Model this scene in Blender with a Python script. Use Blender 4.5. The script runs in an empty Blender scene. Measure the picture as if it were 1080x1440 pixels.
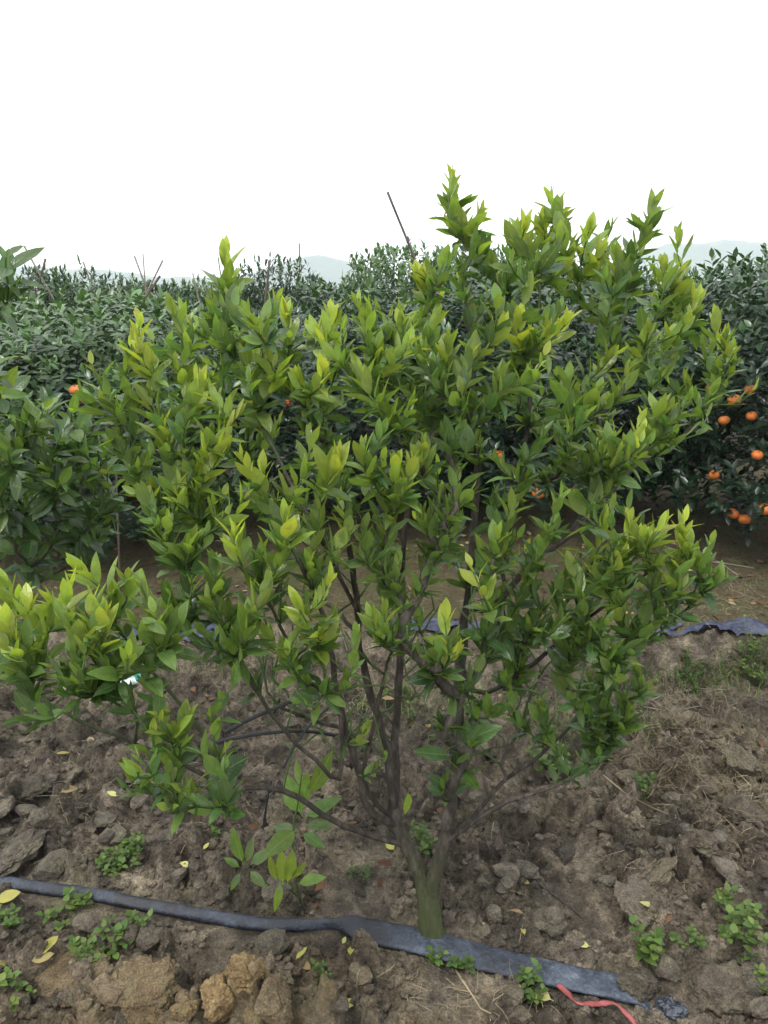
import bpy, bmesh, math, random
import numpy as np
from mathutils import Vector, Matrix, noise as mnoise
from mathutils.bvhtree import BVHTree

# ------------------------------------------------------------------ camera, sky, sun, exposure
scene = bpy.context.scene
COL = scene.collection
CAMZ, FPX, HORIZON = 1.45, 1080.0, 402.0
PITCH = math.atan((720.0 - HORIZON) / FPX)
cam_data = bpy.data.cameras.new("camera")
cam_data.sensor_fit = 'VERTICAL'
cam_data.sensor_height = 36.0
cam_data.sensor_width = 27.0
cam_data.lens = 36.0 * FPX / 1440.0
cam_data.clip_start, cam_data.clip_end = 0.05, 5000.0
cam = bpy.data.objects.new("camera", cam_data)
COL.objects.link(cam)
cam.location = (0, 0, CAMZ)
cam.rotation_euler = (math.pi / 2 - PITCH, 0, 0)
scene.camera = cam

SUN_ELEV, SUN_AZ = math.radians(60), math.radians(222)   # azimuth measured from +Y (north) clockwise
world = bpy.data.worlds.new("World")
scene.world = world
world.use_nodes = True
wn, wl = world.node_tree.nodes, world.node_tree.links
wn.clear()
w_out = wn.new('ShaderNodeOutputWorld')
w_sky = wn.new('ShaderNodeTexSky')
w_sky.sky_type = 'NISHITA'
w_sky.sun_disc = False
w_sky.sun_elevation, w_sky.sun_rotation = SUN_ELEV, SUN_AZ
w_sky.dust_density, w_sky.air_density = 4.0, 1.0
w_bg = wn.new('ShaderNodeBackground'); w_bg.inputs['Strength'].default_value = 0.12
w_cloud = wn.new('ShaderNodeBackground')                  # the closed white cloud deck
w_cloud.inputs['Color'].default_value = (0.965, 0.985, 1.0, 1)
w_cloud.inputs['Strength'].default_value = 1.75
w_mix = wn.new('ShaderNodeMixShader'); w_mix.inputs['Fac'].default_value = 0.88
wl.new(w_sky.outputs[0], w_bg.inputs['Color'])
wl.new(w_bg.outputs[0], w_mix.inputs[1]); wl.new(w_cloud.outputs[0], w_mix.inputs[2])
wl.new(w_mix.outputs[0], w_out.inputs['Surface'])

sun_data = bpy.data.lights.new("sun", 'SUN')
sun_data.energy, sun_data.angle, sun_data.color = 1.5, math.radians(11), (1.0, 0.97, 0.92)
sun = bpy.data.objects.new("sun", sun_data)
COL.objects.link(sun)
sun_dir = Vector((math.sin(SUN_AZ) * math.cos(SUN_ELEV), math.cos(SUN_AZ) * math.cos(SUN_ELEV), math.sin(SUN_ELEV)))
sun.rotation_euler = (-sun_dir).to_track_quat('-Z', 'Y').to_euler()

vs = scene.view_settings
vs.view_transform, vs.look, vs.exposure, vs.gamma = 'Standard', 'None', 0.62, 1.0
vs.use_curve_mapping = False
scene.render.engine = 'CYCLES'
cy = scene.cycles
cy.max_bounces, cy.diffuse_bounces, cy.glossy_bounces = 7, 4, 2
cy.transmission_bounces, cy.transparent_max_bounces, cy.volume_bounces = 4, 4, 1
cy.caustics_reflective = cy.caustics_refractive = False
cy.use_denoising = True
cy.denoising_prefilter = 'ACCURATE'

# ------------------------------------------------------------------ helpers
R = random.Random(11)
NR = np.random.RandomState(5)
CP, SP = math.cos(PITCH), math.sin(PITCH)


def ray(px, py):
    a, b = (px - 540.0) / FPX, (720.0 - py) / FPX
    return Vector((a, CP + b * SP, -SP + b * CP))


def P(px, py, Y):
    d = ray(px, py)
    return Vector((0, 0, CAMZ)) + d * (Y / d.y)


def project(v):
    d = v - Vector((0, 0, CAMZ))
    z = d.y * CP - d.z * SP
    if z < 0.05:
        return None
    return 540 + FPX * d.x / z, 720 - FPX * (d.y * SP + d.z * CP) / z, z


def tag(o, label=None, cat=None, group=None, kind=None):
    if label: o['label'] = label
    if cat: o['category'] = cat
    if group: o['group'] = group
    if kind: o['kind'] = kind
    return o


def link(name, data, parent=None, mat=None):
    o = bpy.data.objects.new(name, data)
    COL.objects.link(o)
    if parent is not None:
        o.parent = parent
    if mat is not None and data is not None and not data.materials:
        data.materials.append(mat)
    return o


def empty(name, loc=(0, 0, 0)):
    o = bpy.data.objects.new(name, None)
    o.empty_display_size = 0.05
    COL.objects.link(o)
    o.location = loc
    return o


def np_mesh(name, verts, faces, smooth=True):
    """verts (n,3), faces: (m,3) or (m,4) int array or list of such arrays"""
    me = bpy.data.meshes.new(name)
    if not isinstance(faces, (list, tuple)):
        faces = [faces]
    faces = [np.asarray(f, dtype=np.int32) for f in faces if len(f)]
    me.vertices.add(len(verts))
    me.vertices.foreach_set('co', np.asarray(verts, dtype=np.float32).ravel())
    loops = np.concatenate([f.ravel() for f in faces])
    sizes = np.concatenate([np.full(len(f), f.shape[1], dtype=np.int32) for f in faces])
    starts = np.concatenate([[0], np.cumsum(sizes)[:-1]]).astype(np.int32)
    me.loops.add(len(loops)); me.loops.foreach_set('vertex_index', loops)
    me.polygons.add(len(sizes))
    me.polygons.foreach_set('loop_start', starts)
    me.polygons.foreach_set('loop_total', sizes)
    me.polygons.foreach_set('use_smooth', np.full(len(sizes), smooth))
    me.update(calc_edges=True)
    return me


def point_attr(me, name, vals):
    a = me.attributes.new(name, 'FLOAT_COLOR', 'POINT')
    v = np.ones((len(me.vertices), 4), dtype=np.float32)
    vals = np.asarray(vals, dtype=np.float32)
    v[:, :vals.shape[1]] = vals
    a.data.foreach_set('color', v.ravel())


# vectorised gradient-free value noise
_T = NR.rand(256, 256).astype(np.float64)


def vnoise(x, y):
    x = np.asarray(x, dtype=np.float64); y = np.asarray(y, dtype=np.float64)
    xi, yi = np.floor(x).astype(int), np.floor(y).astype(int)
    fx, fy = x - xi, y - yi
    fx = fx * fx * fx * (fx * (6 * fx - 15) + 10); fy = fy * fy * fy * (fy * (6 * fy - 15) + 10)
    a, b = xi & 255, yi & 255
    c, d = (xi + 1) & 255, (yi + 1) & 255
    return ((_T[a, b] * (1 - fx) + _T[c, b] * fx) * (1 - fy) + (_T[a, d] * (1 - fx) + _T[c, d] * fx) * fy) * 2 - 1


def fbm(x, y, s, octv=4, rough=0.5):
    v, a, t = 0, 1.0, 0
    for k in range(octv):
        v = v + a * vnoise(x * s + 17.3 * k, y * s - 9.1 * k)
        t += a; a *= rough; s *= 2.03
    return v / t


def sstep(e0, e1, x):
    t = np.clip((x - e0) / (e1 - e0), 0, 1)
    return t * t * (3 - 2 * t)


# ------------------------------------------------------------------ materials
class NT:
    def __init__(self, name):
        self.m = bpy.data.materials.new(name)
        self.m.use_nodes = True
        self.n, self.l = self.m.node_tree.nodes, self.m.node_tree.links
        self.n.clear()
        self.out = self.n.new('ShaderNodeOutputMaterial')

    def new(self, t, **kw):
        nd = self.n.new(t)
        for k, v in kw.items():
            setattr(nd, k, v)
        return nd

    def set(self, sock, v):
        if hasattr(v, 'is_linked') or hasattr(v, 'links'):
            self.l.new(v, sock)
        else:
            sock.default_value = v

    def math(self, op, a, b=0.0, clamp=False):
        nd = self.new('ShaderNodeMath', operation=op, use_clamp=clamp)
        self.set(nd.inputs[0], a); self.set(nd.inputs[1], b)
        return nd.outputs[0]

    def mix(self, f, a, b, blend='MIX'):
        nd = self.new('ShaderNodeMix', data_type='RGBA', blend_type=blend)
        self.set(nd.inputs[0], f); self.set(nd.inputs[6], a); self.set(nd.inputs[7], b)
        return nd.outputs[2]

    def noise(self, vec, scale, detail=4, rough=0.55, dist=0.0):
        nd = self.new('ShaderNodeTexNoise')
        if vec is not None: self.l.new(vec, nd.inputs['Vector'])
        nd.inputs['Scale'].default_value = scale
        nd.inputs['Detail'].default_value = detail
        nd.inputs['Roughness'].default_value = rough
        nd.inputs['Distortion'].default_value = dist
        return nd.outputs['Fac']

    def ramp(self, f, stops, interp='LINEAR'):
        nd = self.new('ShaderNodeValToRGB')
        e = nd.color_ramp.elements
        nd.color_ramp.interpolation = interp
        while len(e) > 1: e.remove(e[-1])
        e[0].position = stops[0][0]; e[0].color = (*stops[0][1], 1)
        for p, c in stops[1:]:
            k = e.new(p); k.color = (*c, 1)
        self.set(nd.inputs[0], f)
        return nd.outputs[0]

    def bump(self, h, strength, dist, normal=None):
        nd = self.new('ShaderNodeBump')
        nd.inputs['Strength'].default_value = strength
        nd.inputs['Distance'].default_value = dist
        self.l.new(h, nd.inputs['Height'])
        if normal is not None: self.l.new(normal, nd.inputs['Normal'])
        return nd.outputs[0]

    def bsdf(self, color, rough=0.8, spec=0.5, normal=None):
        b = self.new('ShaderNodeBsdfPrincipled')
        self.set(b.inputs['Base Color'], color if hasattr(color, 'links') else (*color, 1))
        self.set(b.inputs['Roughness'], rough)
        self.set(b.inputs['Specular IOR Level'], spec)
        if normal is not None: self.l.new(normal, b.inputs['Normal'])
        return b


def leaf_material(name, per_object, stops, trans=0.50, rough=0.27, spec=0.65, veins=True, warm=(1.35, 1.3, 0.6)):
    """age (0 old .. 1 new) in red, a random number in green, spots in blue"""
    t = NT(name)
    if per_object:
        src = t.new('ShaderNodeObjectInfo').outputs['Color']
    else:
        src = t.new('ShaderNodeAttribute', attribute_name='leafdata').outputs['Color']
    sep = t.new('ShaderNodeSeparateColor'); t.l.new(src, sep.inputs[0])
    age, rnd, wear = sep.outputs[0], sep.outputs[1], sep.outputs[2]
    geo = t.new('ShaderNodeNewGeometry')
    pos = geo.outputs['Position']
    n1 = t.noise(pos, 60, 3)
    a2 = t.math('ADD', age, t.math('MULTIPLY', t.math('SUBTRACT', n1, 0.5), 0.40))
    col = t.ramp(a2, stops)
    val = t.math('ADD', 0.78, t.math('MULTIPLY', rnd, 0.44))
    hsv = t.new('ShaderNodeHueSaturation')
    t.set(hsv.inputs['Hue'], t.math('ADD', 0.488, t.math('MULTIPLY', rnd, 0.024)))
    t.set(hsv.inputs['Value'], val)
    t.l.new(col, hsv.inputs['Color'])
    col = hsv.outputs[0]
    nrm = None
    if veins:
        uv = t.new('ShaderNodeUVMap', uv_map='UVMap').outputs[0]
        s2 = t.new('ShaderNodeSeparateXYZ'); t.l.new(uv, s2.inputs[0])
        u = t.math('ABSOLUTE', t.math('SUBTRACT', s2.outputs[0], 0.5))
        rib = t.math('SUBTRACT', 1.0, t.math('MULTIPLY', u, 28.0), clamp=True)
        vein = t.math('SINE', t.math('MULTIPLY', t.math('SUBTRACT', s2.outputs[1], t.math('MULTIPLY', u, 0.55)), 62.0))
        vein = t.math('POWER', t.math('MAXIMUM', vein, 0.0), 6.0)
        lines = t.math('MAXIMUM', t.math('MULTIPLY', rib, 0.75), t.math('MULTIPLY', vein, 0.24))
        col = t.mix(lines, col, t.mix(0.5, col, (0.36, 0.42, 0.10, 1)))
        edge = t.math('MULTIPLY', wear, t.math('GREATER_THAN', t.noise(pos, 45, 4), 0.66))
        col = t.mix(t.math('MULTIPLY', edge, 0.7), col, (0.30, 0.24, 0.04, 1))
        hgt = t.math('ADD', t.math('MULTIPLY', lines, -1.0), t.math('MULTIPLY', t.noise(pos, 170, 2), 0.6))
        nrm = t.bump(hgt, 0.6, 0.0020)
    # the underside of the blade is paler and duller
    back = geo.outputs['Backfacing']
    pale = t.mix(0.38, col, (0.16, 0.22, 0.09, 1))
    colf = t.mix(t.math('MULTIPLY', back, 0.75), col, pale)
    b = t.bsdf(colf, t.math('ADD', rough, t.math('MULTIPLY', back, 0.25)), spec, nrm)
    tr = t.new('ShaderNodeBsdfTranslucent')
    t.l.new(t.mix(1.0, col, (*warm, 1), 'MULTIPLY'), tr.inputs['Color'])
    mx = t.new('ShaderNodeMixShader'); mx.inputs[0].default_value = trans
    t.l.new(b.outputs[0], mx.inputs[1]); t.l.new(tr.outputs[0], mx.inputs[2])
    t.l.new(mx.outputs[0], t.out.inputs['Surface'])
    return t.m


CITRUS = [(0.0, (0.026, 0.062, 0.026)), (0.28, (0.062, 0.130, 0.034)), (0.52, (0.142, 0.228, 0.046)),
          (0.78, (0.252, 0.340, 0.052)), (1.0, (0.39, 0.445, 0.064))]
M_LEAF = leaf_material('citrus_leaf', True, CITRUS)
M_FOL = leaf_material('citrus_foliage', False, CITRUS)
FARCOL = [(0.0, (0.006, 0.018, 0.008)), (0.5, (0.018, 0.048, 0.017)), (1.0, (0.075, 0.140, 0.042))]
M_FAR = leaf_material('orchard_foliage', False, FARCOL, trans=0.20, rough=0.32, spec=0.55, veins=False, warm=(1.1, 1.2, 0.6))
WEEDCOL = [(0.0, (0.032, 0.062, 0.016)), (0.5, (0.066, 0.115, 0.022)), (1.0, (0.155, 0.21, 0.042))]
M_WEED = leaf_material('weed_leaf', False, WEEDCOL, trans=0.3, rough=0.55, spec=0.35, veins=False)
DEADCOL = [(0.0, (0.10, 0.055, 0.025)), (0.4, (0.26, 0.19, 0.09)), (0.7, (0.30, 0.29, 0.06)), (1.0, (0.40, 0.38, 0.15))]
M_DEAD = leaf_material('fallen_leaf', True, DEADCOL, trans=0.15, rough=0.6, spec=0.3, warm=(1, 1, 0.7))
M_LITTER = leaf_material('leaf_litter', False, [(0.0, (0.045, 0.022, 0.012)), (0.5, (0.12, 0.06, 0.03)), (1.0, (0.30, 0.24, 0.13))], trans=0.05, rough=0.8, spec=0.2, veins=False, warm=(1, 1, .7))


def soil_material(name):
    t = NT(name)
    geo = t.new('ShaderNodeNewGeometry')
    pos = geo.outputs['Position']
    big = t.noise(pos, 2.3, 4, 0.6)
    mid = t.noise(pos, 11, 5, 0.62, 0.4)
    fine = t.noise(pos, 55, 5, 0.7)
    grit = t.noise(pos, 190, 4, 0.75)
    base = t.ramp(mid, [(0.28, (0.028, 0.023, 0.018)), (0.42, (0.080, 0.067, 0.051)), (0.55, (0.156, 0.131, 0.101)), (0.70, (0.300, 0.252, 0.194))])
    damp = t.ramp(big, [(0.36, (0.50, 0.49, 0.49)), (0.62, (1.2, 1.18, 1.13))])
    base = t.mix(1.0, base, damp, 'MULTIPLY')
    sp = t.ramp(fine, [(0.3, (0.50, 0.49, 0.48)), (0.5, (1.0, 1.0, 1.0)), (0.72, (1.55, 1.5, 1.42))])
    base = t.mix(1.0, base, sp, 'MULTIPLY')
    gr = t.ramp(grit, [(0.32, (0.45, 0.44, 0.43)), (0.5, (1.0, 1.0, 1.0)), (0.70, (1.7, 1.66, 1.58))])
    base = t.mix(1.0, base, gr, 'MULTIPLY')
    # clay, moss and reddish bed soil where they lie
    at = t.new('ShaderNodeAttribute', attribute_name='soildata')
    sep = t.new('ShaderNodeSeparateColor'); t.l.new(at.outputs['Color'], sep.inputs[0])
    och = t.math('MULTIPLY', sep.outputs[0], t.math('MULTIPLY', t.math('SUBTRACT', t.noise(pos, 7, 4, 0.6), 0.40), 5.0, clamp=True), clamp=True)
    base = t.mix(t.math('MULTIPLY', och, 0.75), base, t.mix(1.0, (0.235, 0.165, 0.080, 1), sp, 'MULTIPLY'))
    red = t.mix(t.noise(pos, 9, 4), (0.045, 0.033, 0.016, 1), (0.095, 0.078, 0.030, 1))
    base = t.mix(sep.outputs[2], base, t.mix(1.0, red, sp, 'MULTIPLY'))
    mossn = t.math('MULTIPLY', t.math('SUBTRACT', t.noise(pos, 5.5, 5, 0.65), 0.50), 6.0, clamp=True)
    moss = t.math('MULTIPLY', t.math('MULTIPLY', sep.outputs[1], mossn), 0.75)
    base = t.mix(moss, base, t.mix(fine, (0.030, 0.045, 0.012, 1), (0.10, 0.115, 0.030, 1)))
    peb = t.new('ShaderNodeTexVoronoi'); peb.inputs['Scale'].default_value = 85
    t.l.new(pos, peb.inputs['Vector'])
    pm = t.math('MULTIPLY', t.math('LESS_THAN', peb.outputs['Distance'], 0.26), t.math('GREATER_THAN', t.noise(pos, 21, 2), 0.60))
    base = t.mix(t.math('MULTIPLY', pm, 0.35), base, (0.26, 0.22, 0.17, 1))
    h = t.math('ADD', t.math('MULTIPLY', mid, 1.2), t.math('ADD', t.math('MULTIPLY', fine, 0.6), t.math('MULTIPLY', grit, 0.34)))
    nrm = t.bump(h, 1.0, 0.028)
    rough = t.math('ADD', 0.62, t.math('MULTIPLY', big, 0.35))
    b = t.bsdf(base, rough, 0.35, nrm)
    t.l.new(b.outputs[0], t.out.inputs['Surface'])
    return t.m


M_SOIL = soil_material('damp_soil')


def bark_material():
    t = NT('citrus_bark')
    at = t.new('ShaderNodeAttribute', attribute_name='barkdata')
    sep = t.new('ShaderNodeSeparateColor'); t.l.new(at.outputs['Color'], sep.inputs[0])
    young, mossy = sep.outputs[0], sep.outputs[1]
    tc = t.new('ShaderNodeTexCoord')
    mp = t.new('ShaderNodeMapping'); mp.inputs['Scale'].default_value = (1, 1, 0.3)
    t.l.new(tc.outputs['Object'], mp.inputs[0])
    n1 = t.noise(mp.outputs[0], 70, 5, 0.65)
    n2 = t.noise(tc.outputs['Object'], 16, 4, 0.6)
    col = t.ramp(n1, [(0.3, (0.016, 0.012, 0.010)), (0.5, (0.042, 0.033, 0.026)), (0.72, (0.100, 0.084, 0.068))])
    col = t.mix(t.math('MULTIPLY', t.math('SUBTRACT', n2, 0.45), 2.0, clamp=True), col, t.mix(n1, (0.026, 0.025, 0.020, 1), (0.100, 0.092, 0.076, 1)))
    m = t.math('MULTIPLY', mossy, t.math('ADD', 0.35, t.math('MULTIPLY', n2, 1.1)), clamp=True)
    col = t.mix(m, col, t.mix(n1, (0.016, 0.024, 0.008, 1), (0.066, 0.078, 0.024, 1)))
    col = t.mix(young, col, t.mix(n2, (0.035, 0.075, 0.018, 1), (0.075, 0.125, 0.03, 1)))
    nrm = t.bump(t.math('ADD', n1, t.math('MULTIPLY', n2, 0.6)), 0.9, 0.010)
    b = t.bsdf(col, 0.75, 0.3, nrm)
    t.l.new(b.outputs[0], t.out.inputs['Surface'])
    return t.m


M_BARK = bark_material()


def simple_mat(name, c1, c2, scale=20, rough=0.6, spec=0.4, bump=0.3, bd=0.003, stretch=None, detail=5):
    t = NT(name)
    tc = t.new('ShaderNodeTexCoord')
    v = tc.outputs['Object']
    if stretch:
        mp = t.new('ShaderNodeMapping'); mp.inputs['Scale'].default_value = stretch
        t.l.new(v, mp.inputs[0]); v = mp.outputs[0]
    n1 = t.noise(v, scale, detail, 0.65)
    col = t.ramp(n1, [(0.32, c1), (0.68, c2)])
    b = t.bsdf(col, rough, spec, t.bump(n1, bump, bd))
    t.l.new(b.outputs[0], t.out.inputs['Surface'])
    return t.m


def hose_material():
    t = NT('dusty_black_hose')
    tc = t.new('ShaderNodeTexCoord'); pos = tc.outputs['Object']
    n1 = t.noise(pos, 28, 6, 0.72, 0.6)
    n2 = t.noise(pos, 130, 4, 0.7)
    n3 = t.noise(pos, 6, 3)
    sx = t.new('ShaderNodeSeparateXYZ'); t.l.new(pos, sx.inputs[0])
    lay = t.math('ADD', 0.22, t.math('MULTIPLY', t.math('ADD', sx.outputs[0], 0.35), 0.22, clamp=True))   # the flat run lies dustier
    dust = t.math('MULTIPLY', t.math('ADD', t.math('MULTIPLY', n1, 0.7), t.math('MULTIPLY', n2, 0.5)), t.math('ADD', lay, n3))
    col = t.ramp(dust, [(0.38, (0.008, 0.010, 0.015)), (0.50, (0.026, 0.034, 0.052)), (0.62, (0.058, 0.072, 0.100)), (0.78, (0.19, 0.21, 0.22))])
    rough = t.math('ADD', 0.30, t.math('MULTIPLY', dust, 0.45), clamp=True)
    b = t.bsdf(col, rough, 0.5, t.bump(t.math('ADD', t.math('MULTIPLY', n1, 2.0), n2), 0.5, 0.006))
    t.l.new(b.outputs[0], t.out.inputs['Surface'])
    return t.m


M_HOSE = hose_material()
M_TUBE = simple_mat('black_tube', (0.012, 0.012, 0.014), (0.03, 0.03, 0.034), 40, 0.45)
M_FILM = simple_mat('mulch_film', (0.014, 0.017, 0.036), (0.062, 0.070, 0.110), 24, 0.5, 0.3, 0.6, 0.008)
M_SCRAP = simple_mat('black_film', (0.010, 0.012, 0.018), (0.05, 0.06, 0.08), 22, 0.25, 0.6, 0.5, 0.006)
M_RED = simple_mat('red_tape', (0.17, 0.028, 0.028), (0.27, 0.075, 0.07), 60, 0.45, 0.4, 0.3, 0.002)
M_PLAST = simple_mat('pale_wrapper', (0.42, 0.52, 0.56), (0.68, 0.74, 0.76), 30, 0.3, 0.6, 0.4, 0.004)
M_TEAL = simple_mat('teal_print', (0.02, 0.22, 0.20), (0.05, 0.32, 0.28), 30, 0.35, 0.5, 0.2, 0.002)
M_STAKE = simple_mat('weathered_bamboo', (0.10, 0.085, 0.065), (0.24, 0.21, 0.17), 18, 0.75, 0.3, 0.4, 0.002, (1, 1, 0.1))
M_STAKED = simple_mat('dark_bamboo', (0.045, 0.035, 0.03), (0.12, 0.095, 0.08), 18, 0.7, 0.3, 0.4, 0.002, (1, 1, 0.1))
M_STRAW = simple_mat('dry_straw', (0.15, 0.118, 0.07), (0.31, 0.26, 0.165), 9, 0.8, 0.25, 0.1, 0.001)
M_WEEDSTEM = simple_mat('weed_stem', (0.06, 0.10, 0.03), (0.12, 0.13, 0.05), 30, 0.7)
M_CALYX = simple_mat('calyx', (0.05, 0.08, 0.02), (0.09, 0.11, 0.04), 60, 0.8)


def mandarin_material():
    t = NT('mandarin_peel')
    tc = t.new('ShaderNodeTexCoord'); pos = tc.outputs['Object']
    n1 = t.noise(pos, 18, 3)
    rnd = t.new('ShaderNodeObjectInfo').outputs['Random']
    col = t.mix(t.math('MULTIPLY', rnd, 0.7), (0.52, 0.145, 0.022, 1), (0.46, 0.095, 0.018, 1))
    col = t.mix(t.math('MULTIPLY', n1, 0.35), col, (0.46, 0.19, 0.03, 1))
    vor = t.new('ShaderNodeTexVoronoi'); vor.inputs['Scale'].default_value = 380
    t.l.new(pos, vor.inputs['Vector'])
    b = t.bsdf(col, 0.42, 0.45, t.bump(vor.outputs['Distance'], 0.35, 0.0012))
    t.l.new(b.outputs[0], t.out.inputs['Surface'])
    return t.m


M_FRUIT = mandarin_material()


def hill_material():
    t = NT('wooded_hill')
    geo = t.new('ShaderNodeNewGeometry')
    n1 = t.noise(geo.outputs['Position'], 0.05, 6, 0.7)
    col = t.ramp(n1, [(0.3, (0.03, 0.05, 0.025)), (0.7, (0.08, 0.11, 0.05))])
    b = t.bsdf(col, 0.9, 0.2)
    t.l.new(b.outputs[0], t.out.inputs['Surface'])
    return t.m


# ------------------------------------------------------------------ ground
HOSE_PX = [(-120, 1222), (-40, 1232), (0, 1240), (60, 1250), (120, 1258), (200, 1274), (270, 1287), (330, 1297), (385, 1304), (430, 1306),
           (462, 1304), (492, 1306), (525, 1313), (570, 1323), (620, 1334), (680, 1347), (740, 1360), (800, 1372), (850, 1381), (900, 1390), (950, 1399), (990, 1404)]


def flat_hit(px, py, z=0.0):
    d = ray(px, py)
    return Vector((0, 0, CAMZ)) + d * ((z - CAMZ) / d.z)


HOSE_XY = np.array([flat_hit(*p, 0.012)[:2] for p in HOSE_PX])


def hose_dist(x, y):
    best = np.full(np.shape(x), 9.0)
    for a, b in zip(HOSE_XY[:-1], HOSE_XY[1:]):
        ab = b - a
        t = np.clip(((x - a[0]) * ab[0] + (y - a[1]) * ab[1]) / (ab @ ab), 0, 1)
        best = np.minimum(best, np.hypot(x - a[0] - t * ab[0], y - a[1] - t * ab[1]))
    return best


def axis(segs):
    out = []
    for a, b, n in segs:
        out.append(np.linspace(a, b, n, endpoint=False))
    return np.concatenate(out)


def geo_axis(start, end, first):
    v, s, out = start, first, []
    while abs(v - start) < abs(end - start):
        out.append(v); v += s; s *= 1.22
    out.append(end)
    return np.array(out)


STEP = 0.0070
xs = np.concatenate([geo_axis(-1.75, -1200, -0.02)[::-1][:-1], np.arange(-1.75, 2.0, STEP), geo_axis(2.0, 1200, 0.02)])
ys = np.concatenate([geo_axis(1.0, -1200, -0.03)[::-1][:-1], np.arange(1.0, 3.1, STEP), geo_axis(3.1, 5.5, 0.012)[:-1], geo_axis(5.5, 1200, 0.2)])
GX, GY = np.meshgrid(xs, ys)


def edge_y(x):
    return 2.75 + 0.03 * np.sin(x * 2.1 + 0.5) + 0.02 * np.sin(x * 5.3)


def base_height(x, y):
    near = np.exp(-((np.maximum(np.abs(x) - 3, 0)) / 6) ** 2)
    h = 0.025 * fbm(x + 3, y + 8, 1.3, 2)
    e = edge_y(x) + 0.03 * fbm(x, y, 4.0, 3)
    bank = sstep(-0.14, 0.02, y - e)
    h = h - 0.05 * np.exp(-((y - e + 0.22) / 0.16) ** 2) + 0.125 * bank + 0.05 * sstep(3.0, 4.3, y)
    # a heap of turned earth at the right, a lower tread patch right of the trunk
    h = h + 0.055 * np.exp(-(((x - 1.05) / 0.45) ** 2 + ((y - 2.0) / 0.45) ** 2))
    h = h - 0.02 * np.exp(-(((x - 0.42) / 0.16) ** 2 + ((y - 1.50) / 0.12) ** 2))
    h = h + 0.03 * np.exp(-(((x + 0.33) / 0.3) ** 2 + ((y - 1.20) / 0.12) ** 2))
    far = sstep(5.5, 12, np.hypot(x, y))
    return h * (1 - far) + 0.10 * far


SMOOTH = [(flat_hit(815, 1270), 0.11), (flat_hit(810, 1210), 0.07), (flat_hit(515, 1215), 0.12), (flat_hit(500, 1270), 0.10), (flat_hit(330, 1350), 0.08), (flat_hit(640, 1400), 0.10)]


def smooth_mask(x, y):
    m = np.zeros(np.shape(x))
    for c, r in SMOOTH:
        m = np.maximum(m, np.exp(-(((x - c.x) ** 2 + (y - c.y) ** 2) / (r * r)) ** 2))
    return m


GH = base_height(GX, GY)
CLODDY = (1 - 0.85 * smooth_mask(GX, GY)) * sstep(0.02, 0.09, hose_dist(GX, GY)) * (1 - 0.75 * sstep(2.62, 2.95, GY))
TRUNK_XY = flat_hit(606, 1312)
GH += 0.006 * fbm(GX, GY, 34, 4, 0.7) + CLODDY * (0.034 * (np.abs(fbm(GX, GY, 7.5, 4, 0.55)) * 2 - 0.5) + 0.018 * (0.5 - np.abs(fbm(GX, GY, 21, 4, 0.62)) * 2))
# lumps: broken clods pressed into the surface
LUMPS = []
for _ in range(4200):
    y = 1.05 + 1.85 * R.random()
    x = R.uniform(-1.0, 1.15) * (0.55 + y * 0.42)
    LUMPS.append((x, y, 0.009 + 0.040 * R.random() ** 2.4, R.uniform(0.35, 0.9), R.uniform(0, 3.14), R.uniform(0.55, 1.0)))
for (lx, ly, lr, lh, la, el) in LUMPS:
    i0, i1 = np.searchsorted(xs, [lx - lr * 1.3, lx + lr * 1.3]); j0, j1 = np.searchsorted(ys, [ly - lr * 1.3, ly + lr * 1.3])
    if i1 - i0 < 2 or j1 - j0 < 2:
        continue
    X, Y = GX[j0:j1, i0:i1] - lx, GY[j0:j1, i0:i1] - ly
    u, v = X * math.cos(la) + Y * math.sin(la), (-X * math.sin(la) + Y * math.cos(la)) / el
    d = np.maximum(np.abs(u), np.abs(v)) * 0.45 + np.hypot(u, v) * 0.55 + 0.3 * lr * vnoise(X / lr * 1.9 + lx * 50, Y / lr * 1.9 + ly * 50)
    GH[j0:j1, i0:i1] += CLODDY[j0:j1, i0:i1] * lr * lh * 0.95 * np.minimum(1.0, 2.6 * np.clip(1 - d / lr, 0, 1)) * (1 + .35 * (u * math.cos(lx * 99) + v * math.sin(lx * 99)) / lr)
GH += 0.012 * np.exp(-(((GX - TRUNK_XY.x) / 0.07) ** 2 + ((GY - TRUNK_XY.y) / 0.06) ** 2))


def gz(x, y):
    i = int(np.clip(np.searchsorted(xs, x) - 1, 0, len(xs) - 2)); j = int(np.clip(np.searchsorted(ys, y) - 1, 0, len(ys) - 2))
    fx = (x - xs[i]) / (xs[i + 1] - xs[i]); fy = (y - ys[j]) / (ys[j + 1] - ys[j])
    return float((GH[j, i] * (1 - fx) + GH[j, i + 1] * fx) * (1 - fy) + (GH[j + 1, i] * (1 - fx) + GH[j + 1, i + 1] * fx) * fy)


def G(px, py):
    """the point of the ground seen at a pixel of the photograph"""
    d = ray(px, py)
    s = 0.9
    while s < 14:
        p = Vector((0, 0, CAMZ)) + d * s
        if p.z <= gz(p.x, p.y):
            break
        s += 0.006
    return Vector((p.x, p.y, gz(p.x, p.y)))


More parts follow.
